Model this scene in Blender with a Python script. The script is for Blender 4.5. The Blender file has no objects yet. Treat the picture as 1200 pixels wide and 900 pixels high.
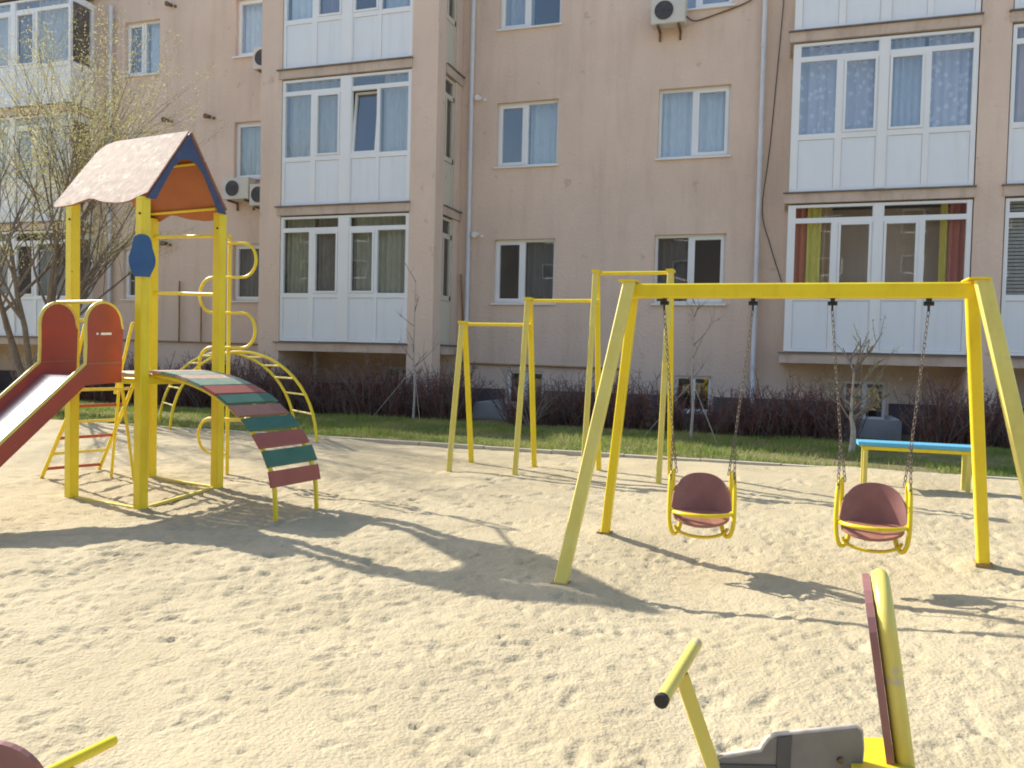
import bpy, math, random
import numpy as np
from mathutils import Vector, Matrix

rnd = random.Random(7)
R = math.radians
scene = bpy.context.scene
COL = scene.collection

# ------------------------------------------------------------------ camera
cam = bpy.data.cameras.new('camera')
cam.sensor_width = 36.0
cam.lens = 28.8
cam.clip_start = 0.05
cam.clip_end = 900
camo = bpy.data.objects.new('camera', cam)
COL.objects.link(camo)
f = Vector((-0.31546, 0.94833, -0.03403)).normalized()
r0 = Vector((0.9483, 0.3163, 0.0241))
r = (r0 - f * r0.dot(f)).normalized()
u = r.cross(f)
camo.matrix_world = Matrix(((r.x, u.x, -f.x, 0), (r.y, u.y, -f.y, 0), (r.z, u.z, -f.z, 1.45), (0, 0, 0, 1)))
scene.camera = camo

# ------------------------------------------------------------------ sky and sun
SUN_AZ, SUN_EL = R(16.8), R(35.8)          # shadows run to the right, a little towards the camera
world = bpy.data.worlds.new('World')
scene.world = world
world.use_nodes = True
wn, wl = world.node_tree.nodes, world.node_tree.links
bg = wn['Background']
sky = wn.new('ShaderNodeTexSky')
sky.sky_type = 'NISHITA'
sky.sun_disc = False
sky.sun_elevation = SUN_EL
sky.sun_rotation = math.atan2(-math.cos(SUN_AZ), math.sin(SUN_AZ))
sky.air_density = 1.15
sky.dust_density = 1.6
sky.ozone_density = 1.0
wl.new(sky.outputs['Color'], bg.inputs['Color'])
bg.inputs['Strength'].default_value = 0.15
sl = bpy.data.lights.new('sun', 'SUN')
sl.energy = 4.6
sl.angle = R(0.6)
sl.color = (1.0, 0.94, 0.82)
so = bpy.data.objects.new('sun', sl)
COL.objects.link(so)
so.rotation_euler = Vector((math.cos(SUN_EL) * math.cos(SUN_AZ), -math.cos(SUN_EL) * math.sin(SUN_AZ), -math.sin(SUN_EL))).to_track_quat('-Z', 'Y').to_euler()
so.location = (-20, 10, 20)

vs = scene.view_settings
vs.view_transform = 'Standard'
vs.look = 'None'
vs.gamma = 1.0
vs.use_curve_mapping = False
vs.exposure = 0.74
scene.cycles.max_bounces = 10
scene.cycles.diffuse_bounces = 6
scene.cycles.filter_width = 1.9
scene.cycles.transparent_max_bounces = 12

# ------------------------------------------------------------------ materials
def nt(name):
    m = bpy.data.materials.new(name)
    m.use_nodes = True
    return m, m.node_tree.nodes, m.node_tree.links, m.node_tree.nodes['Principled BSDF']

def mat(name, c, c2=None, scale=6.0, rough=0.6, bump=0.0, bscale=60.0, metal=0.0, chips=None, chip_at=0.66, chip_scale=14.0, sheen=0.0, spec=0.5, stretch=(1, 1, 1), detail=5.0):
    """base colour c drifting to c2 over a noise, optional chips of a third colour, fine bump"""
    m, n, l, b = nt(name)
    b.inputs['Roughness'].default_value = rough
    b.inputs['Metallic'].default_value = metal
    b.inputs['Specular IOR Level'].default_value = spec
    tc = n.new('ShaderNodeTexCoord')
    mp = n.new('ShaderNodeMapping')
    mp.inputs['Scale'].default_value = stretch
    l.new(tc.outputs['Object'], mp.inputs['Vector'])
    c2 = c2 or tuple(x * 0.8 for x in c)
    no = n.new('ShaderNodeTexNoise')
    no.inputs['Scale'].default_value = scale
    no.inputs['Detail'].default_value = detail
    no.inputs['Roughness'].default_value = 0.6
    l.new(mp.outputs[0], no.inputs['Vector'])
    rp = n.new('ShaderNodeValToRGB')
    rp.color_ramp.elements[0].position = 0.32
    rp.color_ramp.elements[1].position = 0.68
    rp.color_ramp.elements[0].color = (*c, 1)
    rp.color_ramp.elements[1].color = (*c2, 1)
    l.new(no.outputs['Fac'], rp.inputs['Fac'])
    out = rp.outputs['Color']
    if chips:
        n2 = n.new('ShaderNodeTexNoise')
        n2.inputs['Scale'].default_value = chip_scale
        n2.inputs['Detail'].default_value = 8
        n2.inputs['Roughness'].default_value = 0.7
        l.new(mp.outputs[0], n2.inputs['Vector'])
        r2 = n.new('ShaderNodeValToRGB')
        r2.color_ramp.elements[0].position = chip_at
        r2.color_ramp.elements[1].position = chip_at + 0.03
        l.new(n2.outputs['Fac'], r2.inputs['Fac'])
        mx = n.new('ShaderNodeMix')
        mx.data_type = 'RGBA'
        l.new(r2.outputs['Color'], mx.inputs['Factor'])
        l.new(out, mx.inputs[6])
        mx.inputs[7].default_value = (*chips, 1)
        out = mx.outputs[2]
    l.new(out, b.inputs['Base Color'])
    if bump:
        n3 = n.new('ShaderNodeTexNoise')
        n3.inputs['Scale'].default_value = bscale
        n3.inputs['Detail'].default_value = 6
        l.new(mp.outputs[0], n3.inputs['Vector'])
        bp = n.new('ShaderNodeBump')
        bp.inputs['Strength'].default_value = 1.0
        bp.inputs['Distance'].default_value = bump
        l.new(n3.outputs['Fac'], bp.inputs['Height'])
        l.new(bp.outputs[0], b.inputs['Normal'])
    return m

M = {}
M['sand'] = mat('sand', (0.495, 0.42, 0.28), (0.42, 0.352, 0.228), scale=1.5, rough=0.95, bump=0.0115, bscale=46, spec=0.15, detail=8)
M['ground'] = mat('ground_soil', (0.50, 0.42, 0.28), (0.36, 0.30, 0.19), scale=0.4, rough=0.95, bump=0.02, bscale=12, spec=0.1)
M['soil'] = mat('lawn_soil', (0.12, 0.14, 0.05), (0.24, 0.19, 0.11), scale=1.6, rough=0.95, bump=0.03, bscale=18, spec=0.1)
M['kerb'] = mat('kerb_concrete', (0.50, 0.46, 0.38), (0.40, 0.37, 0.30), scale=5, rough=0.9, bump=0.004, bscale=40)
M['stucco'] = mat('pink_stucco', (0.78, 0.615, 0.505), (0.69, 0.54, 0.445), scale=0.55, rough=0.93, bump=0.014, bscale=17, spec=0.2, detail=9, chips=(0.62, 0.475, 0.385), chip_at=0.62, chip_scale=2.6)
def streaks(m, amount, stretch, lo=0.5, hi=0.72, tint=(0.62, 0.58, 0.55)):
    """rain streaks and grime, darker runs stretched down the wall"""
    n, l = m.node_tree.nodes, m.node_tree.links
    b = n['Principled BSDF']
    src = b.inputs['Base Color'].links[0].from_socket
    tc = n.new('ShaderNodeTexCoord')
    mp = n.new('ShaderNodeMapping')
    mp.inputs['Scale'].default_value = stretch
    l.new(tc.outputs['Object'], mp.inputs['Vector'])
    no = n.new('ShaderNodeTexNoise')
    no.inputs['Scale'].default_value = 1.0
    no.inputs['Detail'].default_value = 7
    no.inputs['Roughness'].default_value = 0.65
    l.new(mp.outputs[0], no.inputs['Vector'])
    mr = n.new('ShaderNodeMapRange')
    mr.inputs['From Min'].default_value = lo
    mr.inputs['From Max'].default_value = hi
    mr.inputs['To Max'].default_value = amount
    l.new(no.outputs['Fac'], mr.inputs['Value'])
    mx = n.new('ShaderNodeMix')
    mx.data_type = 'RGBA'
    mx.blend_type = 'MULTIPLY'
    l.new(mr.outputs[0], mx.inputs['Factor'])
    l.new(src, mx.inputs[6])
    mx.inputs[7].default_value = (*tint, 1)
    l.new(mx.outputs[2], b.inputs['Base Color'])
streaks(M['stucco'], 0.34, (2.6, 2.6, 0.35), 0.48, 0.75)
M['plinth'] = mat('plinth_paint', (0.115, 0.095, 0.105), (0.085, 0.07, 0.075), scale=1.5, rough=0.85, bump=0.004, bscale=30)
M['slab'] = mat('slab_concrete', (0.66, 0.53, 0.44), (0.56, 0.45, 0.375), scale=1.4, rough=0.9, bump=0.004, bscale=30, stretch=(1, 1, 4))
streaks(M['slab'], 0.6, (4, 4, 1.2), 0.48, 0.7)
M['drip'] = mat('drip_edge_metal', (0.22, 0.20, 0.20), (0.15, 0.13, 0.13), rough=0.5)
M['pvc'] = mat('white_plastic', (0.85, 0.86, 0.87), (0.80, 0.81, 0.82), scale=1.2, rough=0.35)
M['panel'] = mat('white_panel', (0.80, 0.83, 0.87), (0.76, 0.795, 0.835), scale=0.8, rough=0.4, stretch=(1, 1, 0.3))
streaks(M['panel'], 0.3, (5, 5, 0.5), 0.52, 0.75, (0.7, 0.68, 0.64))
M['panel_cream'] = mat('cream_panel', (0.66, 0.62, 0.52), (0.60, 0.56, 0.46), scale=0.8, rough=0.5, chips=(0.45, 0.41, 0.34), chip_at=0.68, chip_scale=5)
M['seal'] = mat('grey_gasket', (0.25, 0.26, 0.28), rough=0.6)
M['conc'] = mat('well_concrete', (0.42, 0.43, 0.44), (0.33, 0.33, 0.34), scale=2.5, rough=0.9, bump=0.006, bscale=20)
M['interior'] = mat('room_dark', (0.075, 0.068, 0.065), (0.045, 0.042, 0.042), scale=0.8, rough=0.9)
M['pipe'] = mat('drainpipe_white', (0.70, 0.71, 0.74), (0.60, 0.61, 0.64), scale=3, rough=0.45, chips=(0.35, 0.2, 0.12), chip_at=0.74, chip_scale=6)
M['gas'] = mat('gas_pipe_ochre', (0.36, 0.22, 0.08), (0.26, 0.15, 0.07), scale=4, rough=0.6)
M['ac'] = mat('ac_casing', (0.66, 0.64, 0.58), (0.60, 0.58, 0.52), scale=3, rough=0.45)
M['acdark'] = mat('ac_grille', (0.10, 0.095, 0.10), (0.07, 0.065, 0.07), rough=0.5)
M['bracket'] = mat('bracket_brown', (0.14, 0.09, 0.06), (0.22, 0.12, 0.07), scale=20, rough=0.7)
M['black'] = mat('black_rubber', (0.02, 0.02, 0.022), rough=0.6)
M['yellow'] = mat('yellow_paint', (0.82, 0.65, 0.024), (0.76, 0.57, 0.018), scale=3.5, rough=0.34, bump=0.0008, bscale=50, chips=(0.36, 0.25, 0.10), chip_at=0.69, chip_scale=8)
streaks(M['yellow'], 0.35, (9, 9, 1.4), 0.5, 0.75, (0.72, 0.62, 0.5))
M['yellow_old'] = mat('sun_faded_yellow_paint', (0.72, 0.62, 0.15), (0.66, 0.55, 0.11), scale=4, rough=0.42, bump=0.0008, bscale=50, chips=(0.56, 0.49, 0.30), chip_at=0.62, chip_scale=10)
streaks(M['yellow_old'], 0.5, (8, 8, 1.2), 0.5, 0.75, (0.75, 0.66, 0.55))
M['red'] = mat('red_board', (0.40, 0.065, 0.032), (0.30, 0.055, 0.042), scale=4, rough=0.5, chips=(0.46, 0.26, 0.20), chip_at=0.70, chip_scale=10)
M['red_rung'] = mat('red_rung_paint', (0.42, 0.085, 0.035), (0.36, 0.07, 0.03), scale=6, rough=0.45)
M['maroon'] = mat('maroon_plywood', (0.31, 0.145, 0.135), (0.23, 0.10, 0.10), scale=6, rough=0.5, chips=(0.36, 0.22, 0.19), chip_at=0.72, chip_scale=8)
M['seat_brown'] = mat('sunlit_brown_seat_board', (0.36, 0.16, 0.105), (0.29, 0.12, 0.085), scale=7, rough=0.5, chips=(0.46, 0.30, 0.22), chip_at=0.70, chip_scale=9)  # lighter than the backrest: sun on the seat is put into the colour
M['blue'] = mat('blue_plywood', (0.022, 0.085, 0.23), (0.035, 0.11, 0.26), scale=6, rough=0.5, chips=(0.20, 0.24, 0.32), chip_at=0.72, chip_scale=12)
M['bluegable'] = mat('worn_blue_plywood', (0.035, 0.055, 0.14), (0.055, 0.08, 0.17), scale=7, rough=0.55, chips=(0.26, 0.25, 0.28), chip_at=0.70, chip_scale=14)
M['roof'] = mat('weathered_roof_board', (0.43, 0.31, 0.24), (0.20, 0.13, 0.105), scale=14, spec=0.25, rough=0.7, bump=0.002, bscale=40, chips=(0.50, 0.42, 0.35), chip_at=0.57, chip_scale=9)
M['roofin'] = mat('orange_brown_board', (0.42, 0.135, 0.045), (0.36, 0.11, 0.04), scale=3, rough=0.6)
M['plank_green'] = mat('green_plank', (0.030, 0.125, 0.085), (0.05, 0.16, 0.115), scale=7, rough=0.5, chips=(0.24, 0.26, 0.22), chip_at=0.72, chip_scale=16, stretch=(1, 0.5, 1))
M['plank_red'] = mat('faded_red_plank', (0.35, 0.095, 0.075), (0.30, 0.085, 0.065), scale=6, rough=0.5, chips=(0.42, 0.30, 0.25), chip_at=0.70, chip_scale=14)
M['plank_brown'] = mat('worn_brown_plank', (0.34, 0.16, 0.115), (0.28, 0.13, 0.10), scale=7, rough=0.55, chips=(0.42, 0.32, 0.26), chip_at=0.64, chip_scale=14)
M['plank_pale'] = mat('sunlit_worn_plank', (0.50, 0.38, 0.31), (0.40, 0.27, 0.21), scale=9, rough=0.55, chips=(0.58, 0.50, 0.42), chip_at=0.58, chip_scale=14)  # top ramp planks: sunlit paleness painted in, along with foot wear
M['plank_green_pale'] = mat('sunlit_worn_green_plank', (0.15, 0.27, 0.20), (0.26, 0.33, 0.26), scale=9, rough=0.55, chips=(0.42, 0.42, 0.35), chip_at=0.62, chip_scale=16)  # green counterpart, paled for both the sun on it and foot wear
M['steel'] = mat('slide_steel', (0.66, 0.66, 0.68), (0.58, 0.58, 0.60), scale=3, rough=0.36, metal=1.0)
M['chain'] = mat('chain_steel', (0.20, 0.18, 0.165), (0.13, 0.10, 0.085), scale=40, rough=0.45, metal=0.8)
M['benchblue'] = mat('light_blue_plank', (0.10, 0.40, 0.60), (0.14, 0.45, 0.64), scale=5, rough=0.45, stretch=(0.4, 3, 1))
M['greyboard'] = mat('grey_painted_plywood', (0.215, 0.20, 0.185), (0.165, 0.155, 0.145), scale=9, rough=0.42, bump=0.002, bscale=30, chips=(0.58, 0.55, 0.50), chip_at=0.69, chip_scale=11)
M['greydark'] = mat('dark_grey_paint', (0.055, 0.055, 0.065), (0.08, 0.075, 0.08), scale=12, rough=0.45)
M['plyedge'] = mat('bare_ply_edge', (0.72, 0.64, 0.54), (0.50, 0.42, 0.34), scale=25, rough=0.8)
M['bark'] = mat('tree_bark', (0.24, 0.19, 0.14), (0.15, 0.115, 0.09), scale=12, rough=0.9, bump=0.01, bscale=30)
M['white_bark'] = mat('limewashed_bark', (0.50, 0.46, 0.41), (0.33, 0.29, 0.25), scale=14, rough=0.9, bump=0.004, bscale=40)
M['grey_twig'] = mat('grey_twig', (0.26, 0.22, 0.19), (0.18, 0.15, 0.13), scale=12, rough=0.9)
M['hedge_red'] = mat('maroon_twig', (0.23, 0.10, 0.075), (0.15, 0.07, 0.058), scale=5, rough=0.85)
M['hedge_grey'] = mat('grey_brown_twig', (0.24, 0.185, 0.165), (0.16, 0.125, 0.115), scale=5, rough=0.9)
M['string'] = mat('guy_string', (0.42, 0.39, 0.35), rough=0.9)
M['oppwall'] = mat('opposite_wall', (0.105, 0.095, 0.088), (0.08, 0.072, 0.068), scale=0.4, rough=0.9)
M['opproof'] = mat('opposite_roof', (0.13, 0.08, 0.07), (0.09, 0.06, 0.055), scale=0.6, rough=0.8)

def leafmat(name, c, c2, scale):
    m = mat(name, c, c2, scale=scale, rough=0.6, detail=2)
    n, l = m.node_tree.nodes, m.node_tree.links
    b = n['Principled BSDF']
    src = b.inputs['Base Color'].links[0].from_socket
    tr = n.new('ShaderNodeBsdfTranslucent')
    l.new(src, tr.inputs['Color'])
    mx = n.new('ShaderNodeMixShader')
    mx.inputs[0].default_value = 0.4
    l.new(b.outputs[0], mx.inputs[1])
    l.new(tr.outputs[0], mx.inputs[2])
    l.new(mx.outputs[0], n['Material Output'].inputs['Surface'])
    return m

M['leaf'] = leafmat('young_leaf', (0.50, 0.45, 0.20), (0.38, 0.36, 0.13), 3.0)
M['bud'] = leafmat('leaf_bud', (0.34, 0.36, 0.08), (0.42, 0.40, 0.12), 6.0)
M['grass'] = leafmat('grass_blade', (0.16, 0.26, 0.038), (0.38, 0.37, 0.13), 1.4)

def glass():
    m, n, l, b = nt('window_glass')
    n.remove(b)
    tr = n.new('ShaderNodeBsdfTransparent')
    tr.inputs['Color'].default_value = (0.95, 0.97, 0.97, 1)
    gl = n.new('ShaderNodeBsdfGlossy')
    gl.inputs['Roughness'].default_value = 0.015
    gl.inputs['Color'].default_value = (0.95, 0.97, 1, 1)
    fr = n.new('ShaderNodeFresnel')
    fr.inputs['IOR'].default_value = 2.3
    no = n.new('ShaderNodeTexNoise')
    no.inputs['Scale'].default_value = 1.1
    no.inputs['Detail'].default_value = 1
    tc = n.new('ShaderNodeTexCoord')
    l.new(tc.outputs['Object'], no.inputs['Vector'])
    bp = n.new('ShaderNodeBump')
    bp.inputs['Distance'].default_value = 0.0025
    l.new(no.outputs['Fac'], bp.inputs['Height'])
    l.new(bp.outputs[0], gl.inputs['Normal'])
    mx = n.new('ShaderNodeMixShader')
    ge = n.new('ShaderNodeNewGeometry')           # the far face of a pane does not mirror the room
    fm = n.new('ShaderNodeMix')
    fm.inputs[3].default_value = 0.04
    l.new(ge.outputs['Backfacing'], fm.inputs[0])
    l.new(fr.outputs[0], fm.inputs[2])
    l.new(fm.outputs[0], mx.inputs[0])
    l.new(tr.outputs[0], mx.inputs[1])
    l.new(gl.outputs[0], mx.inputs[2])
    l.new(mx.outputs[0], n['Material Output'].inputs['Surface'])
    return m
M['glass'] = glass()

def lace_mat():
    m = mat('lace_curtain', (0.50, 0.51, 0.62), (0.60, 0.61, 0.70), scale=3, rough=0.9)
    n, l = m.node_tree.nodes, m.node_tree.links
    b = n['Principled BSDF']
    src = b.inputs['Base Color'].links[0].from_socket
    tc = n.new('ShaderNodeTexCoord')
    vo = n.new('ShaderNodeTexVoronoi')
    vo.inputs['Scale'].default_value = 7.5
    l.new(tc.outputs['Object'], vo.inputs['Vector'])
    rp = n.new('ShaderNodeValToRGB')
    rp.color_ramp.elements[0].position = 0.28
    rp.color_ramp.elements[1].position = 0.42
    rp.color_ramp.elements[0].color = (0.86, 0.87, 0.92, 1)
    rp.color_ramp.elements[1].color = (0.36, 0.37, 0.52, 1)
    l.new(vo.outputs['Distance'], rp.inputs['Fac'])
    mx = n.new('ShaderNodeMix')
    mx.data_type = 'RGBA'
    mx.inputs[0].default_value = 0.38
    l.new(src, mx.inputs[6])
    l.new(rp.outputs['Color'], mx.inputs[7])
    l.new(mx.outputs[2], b.inputs['Base Color'])
    return m
CURT = {(0.55, 0.57, 0.70): lace_mat()}
def curtain_mat(c):
    if c not in CURT:
        CURT[c] = mat('curtain_cloth', c, tuple(x * 0.82 for x in c), scale=7, rough=0.9, stretch=(3, 1, 0.7))
    return CURT[c]

# ------------------------------------------------------------------ mesh helpers
OFF = {}
CACHE = {}
def V(*a): return Vector(a)

class MB:
    def __init__(s):
        s.v, s.f, s.sm = [], [], []
    def add(s, vs_, fs, smooth=False):
        o = len(s.v)
        s.v += [tuple(p) for p in vs_]
        s.f += [tuple(i + o for i in q) for q in fs]
        s.sm += [smooth] * len(fs)
        return s
    def box(s, x0, x1, y0, y1, z0, z1):
        return s.add([(x0, y0, z0), (x1, y0, z0), (x1, y1, z0), (x0, y1, z0), (x0, y0, z1), (x1, y0, z1), (x1, y1, z1), (x0, y1, z1)],
                     [(0, 3, 2, 1), (4, 5, 6, 7), (0, 1, 5, 4), (1, 2, 6, 5), (2, 3, 7, 6), (3, 0, 4, 7)])
    def bar(s, a, b, w, h, side=None, bev=0.0):
        """rectangular bar from a to b; w across 'side', h across the other way; optional bevelled edges"""
        a, b = Vector(a), Vector(b)
        d = (b - a).normalized()
        side = Vector(side) if side else (d.cross(V(0, 0, 1)) if abs(d.z) < 0.95 else V(1, 0, 0))
        x = (side - d * side.dot(d)).normalized()
        y = d.cross(x)
        bv = bev or min(w, h) * 0.1
        hw, hh = w / 2, h / 2
        ring = [(-hw + bv, -hh), (hw - bv, -hh), (hw, -hh + bv), (hw, hh - bv), (hw - bv, hh), (-hw + bv, hh), (-hw, hh - bv), (-hw, -hh + bv)]
        vs_ = [p + x * i + y * j for p in (a, b) for i, j in ring]
        fs = [(k, (k + 1) % 8, 8 + (k + 1) % 8, 8 + k) for k in range(8)] + [tuple(range(7, -1, -1)), tuple(range(8, 16))]
        return s.add(vs_, fs)
    def tube(s, pts, rad, n=8, cap=True, closed=False):
        pts = [Vector(p) for p in pts]
        N = len(pts)
        rads = rad if isinstance(rad, (list, tuple)) else [rad] * N
        def tan(i):
            if closed: return (pts[(i + 1) % N] - pts[i - 1]).normalized()
            return (pts[min(i + 1, N - 1)] - pts[max(i - 1, 0)]).normalized()
        t = tan(0)
        x = t.orthogonal().normalized()
        vs_ = []
        for i in range(N):
            t = tan(i)
            x = (x - t * x.dot(t)).normalized()
            y = t.cross(x)
            for k in range(n):
                a = 2 * math.pi * k / n
                vs_.append(pts[i] + (x * math.cos(a) + y * math.sin(a)) * rads[i])
        fs = []
        for i in range(N if closed else N - 1):
            j = (i + 1) % N
            for k in range(n):
                fs.append((i * n + k, i * n + (k + 1) % n, j * n + (k + 1) % n, j * n + k))
        s.add(vs_, fs, True)
        if cap and not closed:
            s.add([vs_[k] for k in range(n)], [tuple(range(n - 1, -1, -1))])
            s.add([vs_[(N - 1) * n + k] for k in range(n)], [tuple(range(n))])
        return s
    def prism(s, poly, o, ax, ay, th):
        """outline poly in the plane (o; ax, ay), thickened by th along ax x ay (centred)"""
        o, ax, ay = Vector(o), Vector(ax), Vector(ay)
        nz = ax.cross(ay).normalized() * th / 2
        n = len(poly)
        a = [o + ax * p + ay * q - nz for p, q in poly]
        b = [o + ax * p + ay * q + nz for p, q in poly]
        return s.add(a + b, [tuple(range(n - 1, -1, -1)), tuple(range(n, 2 * n))] + [(k, (k + 1) % n, n + (k + 1) % n, n + k) for k in range(n)])
    def build(s, name, m, parent=None, root_at=None):
        off = OFF.get(parent.name, V(0, 0, 0)) if parent else V(0, 0, 0)
        if root_at is not None: off = Vector(root_at)
        me = bpy.data.meshes.new(name)
        arr = np.array(s.v, dtype=float) - np.array(off)
        me.from_pydata(arr.tolist(), [], s.f)
        if any(s.sm): me.polygons.foreach_set('use_smooth', s.sm)
        for mm in (m if isinstance(m, (list, tuple)) else [m]): me.materials.append(mm)
        me.update()
        o = bpy.data.objects.new(name, me)
        COL.objects.link(o)
        if parent: o.parent = parent
        if root_at is not None: o.location = off
        OFF[o.name] = off
        return o

def tag(o, label, cat, group=None):
    o['label'] = label
    o['category'] = cat
    if group: o['group'] = group
    return o

def root(name, loc, label, cat, group=None):
    o = bpy.data.objects.new(name, None)
    o.empty_display_size = 0.2
    COL.objects.link(o)
    o.location = loc
    OFF[o.name] = Vector(loc)
    return tag(o, label, cat, group)

def copy_tree(o, parent=None):
    c = o.copy()
    COL.objects.link(c)
    if parent: c.parent = parent
    for ch in [k for k in bpy.data.objects if k.parent == o]:
        copy_tree(ch, c)
    return c

def gz(Y):
    return 0.045 * (min(max(Y, 2.0), 12.0) - 7.5)

def arc(c, ax, ay, ra, rb, a0, a1, n):
    c, ax, ay = Vector(c), Vector(ax), Vector(ay)
    return [c + ax * ra * math.cos(R(a0 + (a1 - a0) * k / n)) + ay * rb * math.sin(R(a0 + (a1 - a0) * k / n)) for k in range(n + 1)]

def spline(P, k=8):
    """smooth curve through points (Catmull-Rom)"""
    P = [Vector(p) for p in P]
    Q = [P[0] * 2 - P[1]] + P + [P[-1] * 2 - P[-2]]
    out = []
    for i in range(1, len(Q) - 2):
        for j in range(k):
            t = j / k
            a, b, c, d = Q[i - 1], Q[i], Q[i + 1], Q[i + 2]
            out.append(0.5 * ((2 * b) + (c - a) * t + (2 * a - 5 * b + 4 * c - d) * t * t + (3 * b - a - 3 * c + d) * t ** 3))
    return out + [P[-1]]

# ------------------------------------------------------------------ ground
ys = [-300, -40, 2, 12, 16.5, 60, 300]
zs = [gz(2) - 0.07, gz(2) - 0.07, gz(2) - 0.07, 0.10, 0.10, 0.0, 0.0]
mb = MB()
vv = [(x, y, z) for y, z in zip(ys, zs) for x in (-300, -40, 40, 300)]
mb.add(vv, [(j * 4 + i, j * 4 + i + 1, j * 4 + i + 5, j * 4 + i + 4) for j in range(len(ys) - 1) for i in range(3)])
g = mb.build('ground', M['ground'])
g['kind'] = 'structure'

rng = np.random.default_rng(11)
def vnoise(X, Y, cell, seed):
    r_ = np.random.default_rng(seed)
    T = r_.random((257, 257))
    x, y = X / cell + 500.3, Y / cell + 500.7
    i, j = np.floor(x).astype(int), np.floor(y).astype(int)
    fx, fy = x - i, y - j
    fx, fy = fx * fx * (3 - 2 * fx), fy * fy * (3 - 2 * fy)
    a, b = T[i % 257, j % 257], T[(i + 1) % 257, j % 257]
    c, d = T[i % 257, (j + 1) % 257], T[(i + 1) % 257, (j + 1) % 257]
    return (a * (1 - fx) + b * fx) * (1 - fy) + (c * (1 - fx) + d * fx) * fy - 0.5

SX = np.concatenate([np.arange(-15.0, -5.0, 0.04), np.arange(-5.0, 3.6, 0.021), np.arange(3.6, 8.5, 0.05)])
sy = [0.3]
while sy[-1] < 10.86:
    sy.append(sy[-1] + 0.009 + 0.0027 * sy[-1])
SY = np.array(sy)
GX, GY = np.meshgrid(SX, SY)
SZ = 0.045 * (np.clip(GY, 2, 12) - 7.5)
SZ += 0.075 * vnoise(GX, GY, 1.5, 1) + 0.036 * vnoise(GX + 0.3 * GY, GY, 0.52, 2)
patch = np.clip(0.65 + 1.4 * vnoise(GX, GY, 2.2, 9), 0.25, 1.3)
SZ += patch * (0.013 * vnoise(GX, GY * 1.25, 0.21, 3) + 0.013 * vnoise(GX, GY * 1.3, 0.10, 4) + 0.011 * vnoise(GX, GY, 0.046, 5))
def dent(cx, cy, a, b, ang, dep, rim=0.35):
    R_ = 2.6 * max(a, b)
    i0, i1 = np.searchsorted(SX, [cx - R_, cx + R_])
    j0, j1 = np.searchsorted(SY, [cy - R_, cy + R_])
    if i1 <= i0 or j1 <= j0: return
    dx, dy = GX[j0:j1, i0:i1] - cx, GY[j0:j1, i0:i1] - cy
    c_, s_ = math.cos(ang), math.sin(ang)
    rr = np.sqrt(((dx * c_ + dy * s_) / a) ** 2 + ((-dx * s_ + dy * c_) / b) ** 2)
    SZ[j0:j1, i0:i1] += -dep * np.exp(-rr ** 3) + rim * dep * np.exp(-((rr - 1.35) / 0.35) ** 2)
for _ in range(4200):
    cx, cy = rnd.uniform(-11, 5), rnd.triangular(1.5, 10.6, 4.5)
    s_ = rnd.uniform(0.6, 1.15)
    dent(cx, cy, 0.085 * s_, 0.036 * s_, rnd.gauss(0.4, 0.9), rnd.uniform(0.003, 0.0105))
for _ in range(4200):
    dent(rnd.uniform(-8, 4), rnd.uniform(1.8, 8), rnd.uniform(0.016, 0.036), rnd.uniform(0.014, 0.026), rnd.uniform(0, 3), rnd.uniform(0.004, 0.014), 0.2)
def line_of_prints(x, y, ang, n):                # a walked line of shoe prints
    for k in range(n):
        sd_ = 0.07 if k % 2 else -0.07
        px_, py_ = x - math.sin(ang) * sd_, y + math.cos(ang) * sd_
        dent(px_, py_, 0.075, 0.038, ang, 0.014, 0.3)
        dent(px_ - math.cos(ang) * 0.11, py_ - math.sin(ang) * 0.11, 0.036, 0.032, ang, 0.015, 0.3)
        ang += rnd.gauss(0, 0.10)
        x, y = x + math.cos(ang) * 0.5, y + math.sin(ang) * 0.5
for _ in range(34):
    line_of_prints(rnd.uniform(-7, 3), rnd.uniform(2, 9), rnd.uniform(0, 6.28), rnd.randint(6, 14))
for cx in (-0.56, 0.62):                       # hollows scuffed out under the swings
    SZ -= 0.055 * np.exp(-((GX - cx) / 0.5) ** 2 - ((GY - 5.95) / 0.7) ** 2)
for cx, cy in ((-6.77, 6.40), (-5.77, 6.25), (-5.64, 7.17), (-1.42, 5.37), (-1.41, 6.83), (1.47, 7.02)):
    dent(cx, cy, 0.16, 0.16, 0, -0.02, -0.3)
nX, nY = len(SX), len(SY)
me = bpy.data.meshes.new('sandpit')
me.vertices.add(nX * nY)
me.vertices.foreach_set('co', np.stack([GX, GY, SZ], -1).reshape(-1).astype(np.float32))
ii, jj = np.meshgrid(np.arange(nX - 1), np.arange(nY - 1))
a_ = (jj * nX + ii).reshape(-1)
q = np.stack([a_, a_ + 1, a_ + nX + 1, a_ + nX], -1)
nf = len(q)
me.loops.add(nf * 4)
me.loops.foreach_set('vertex_index', q.reshape(-1).astype(np.int32))
me.polygons.add(nf)
me.polygons.foreach_set('loop_start', (np.arange(nf) * 4).astype(np.int32))
me.polygons.foreach_set('use_smooth', np.ones(nf, dtype=bool))
me.update(calc_edges=True)
me.validate()
me.materials.append(M['sand'])
o = bpy.data.objects.new('sandpit', me)
COL.objects.link(o)
o['kind'] = 'structure'
def sandz(x, y):
    i = int(np.clip(np.searchsorted(SX, x), 0, nX - 1))
    j = int(np.clip(np.searchsorted(SY, y), 0, nY - 1))
    return float(SZ[j, i])

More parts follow.
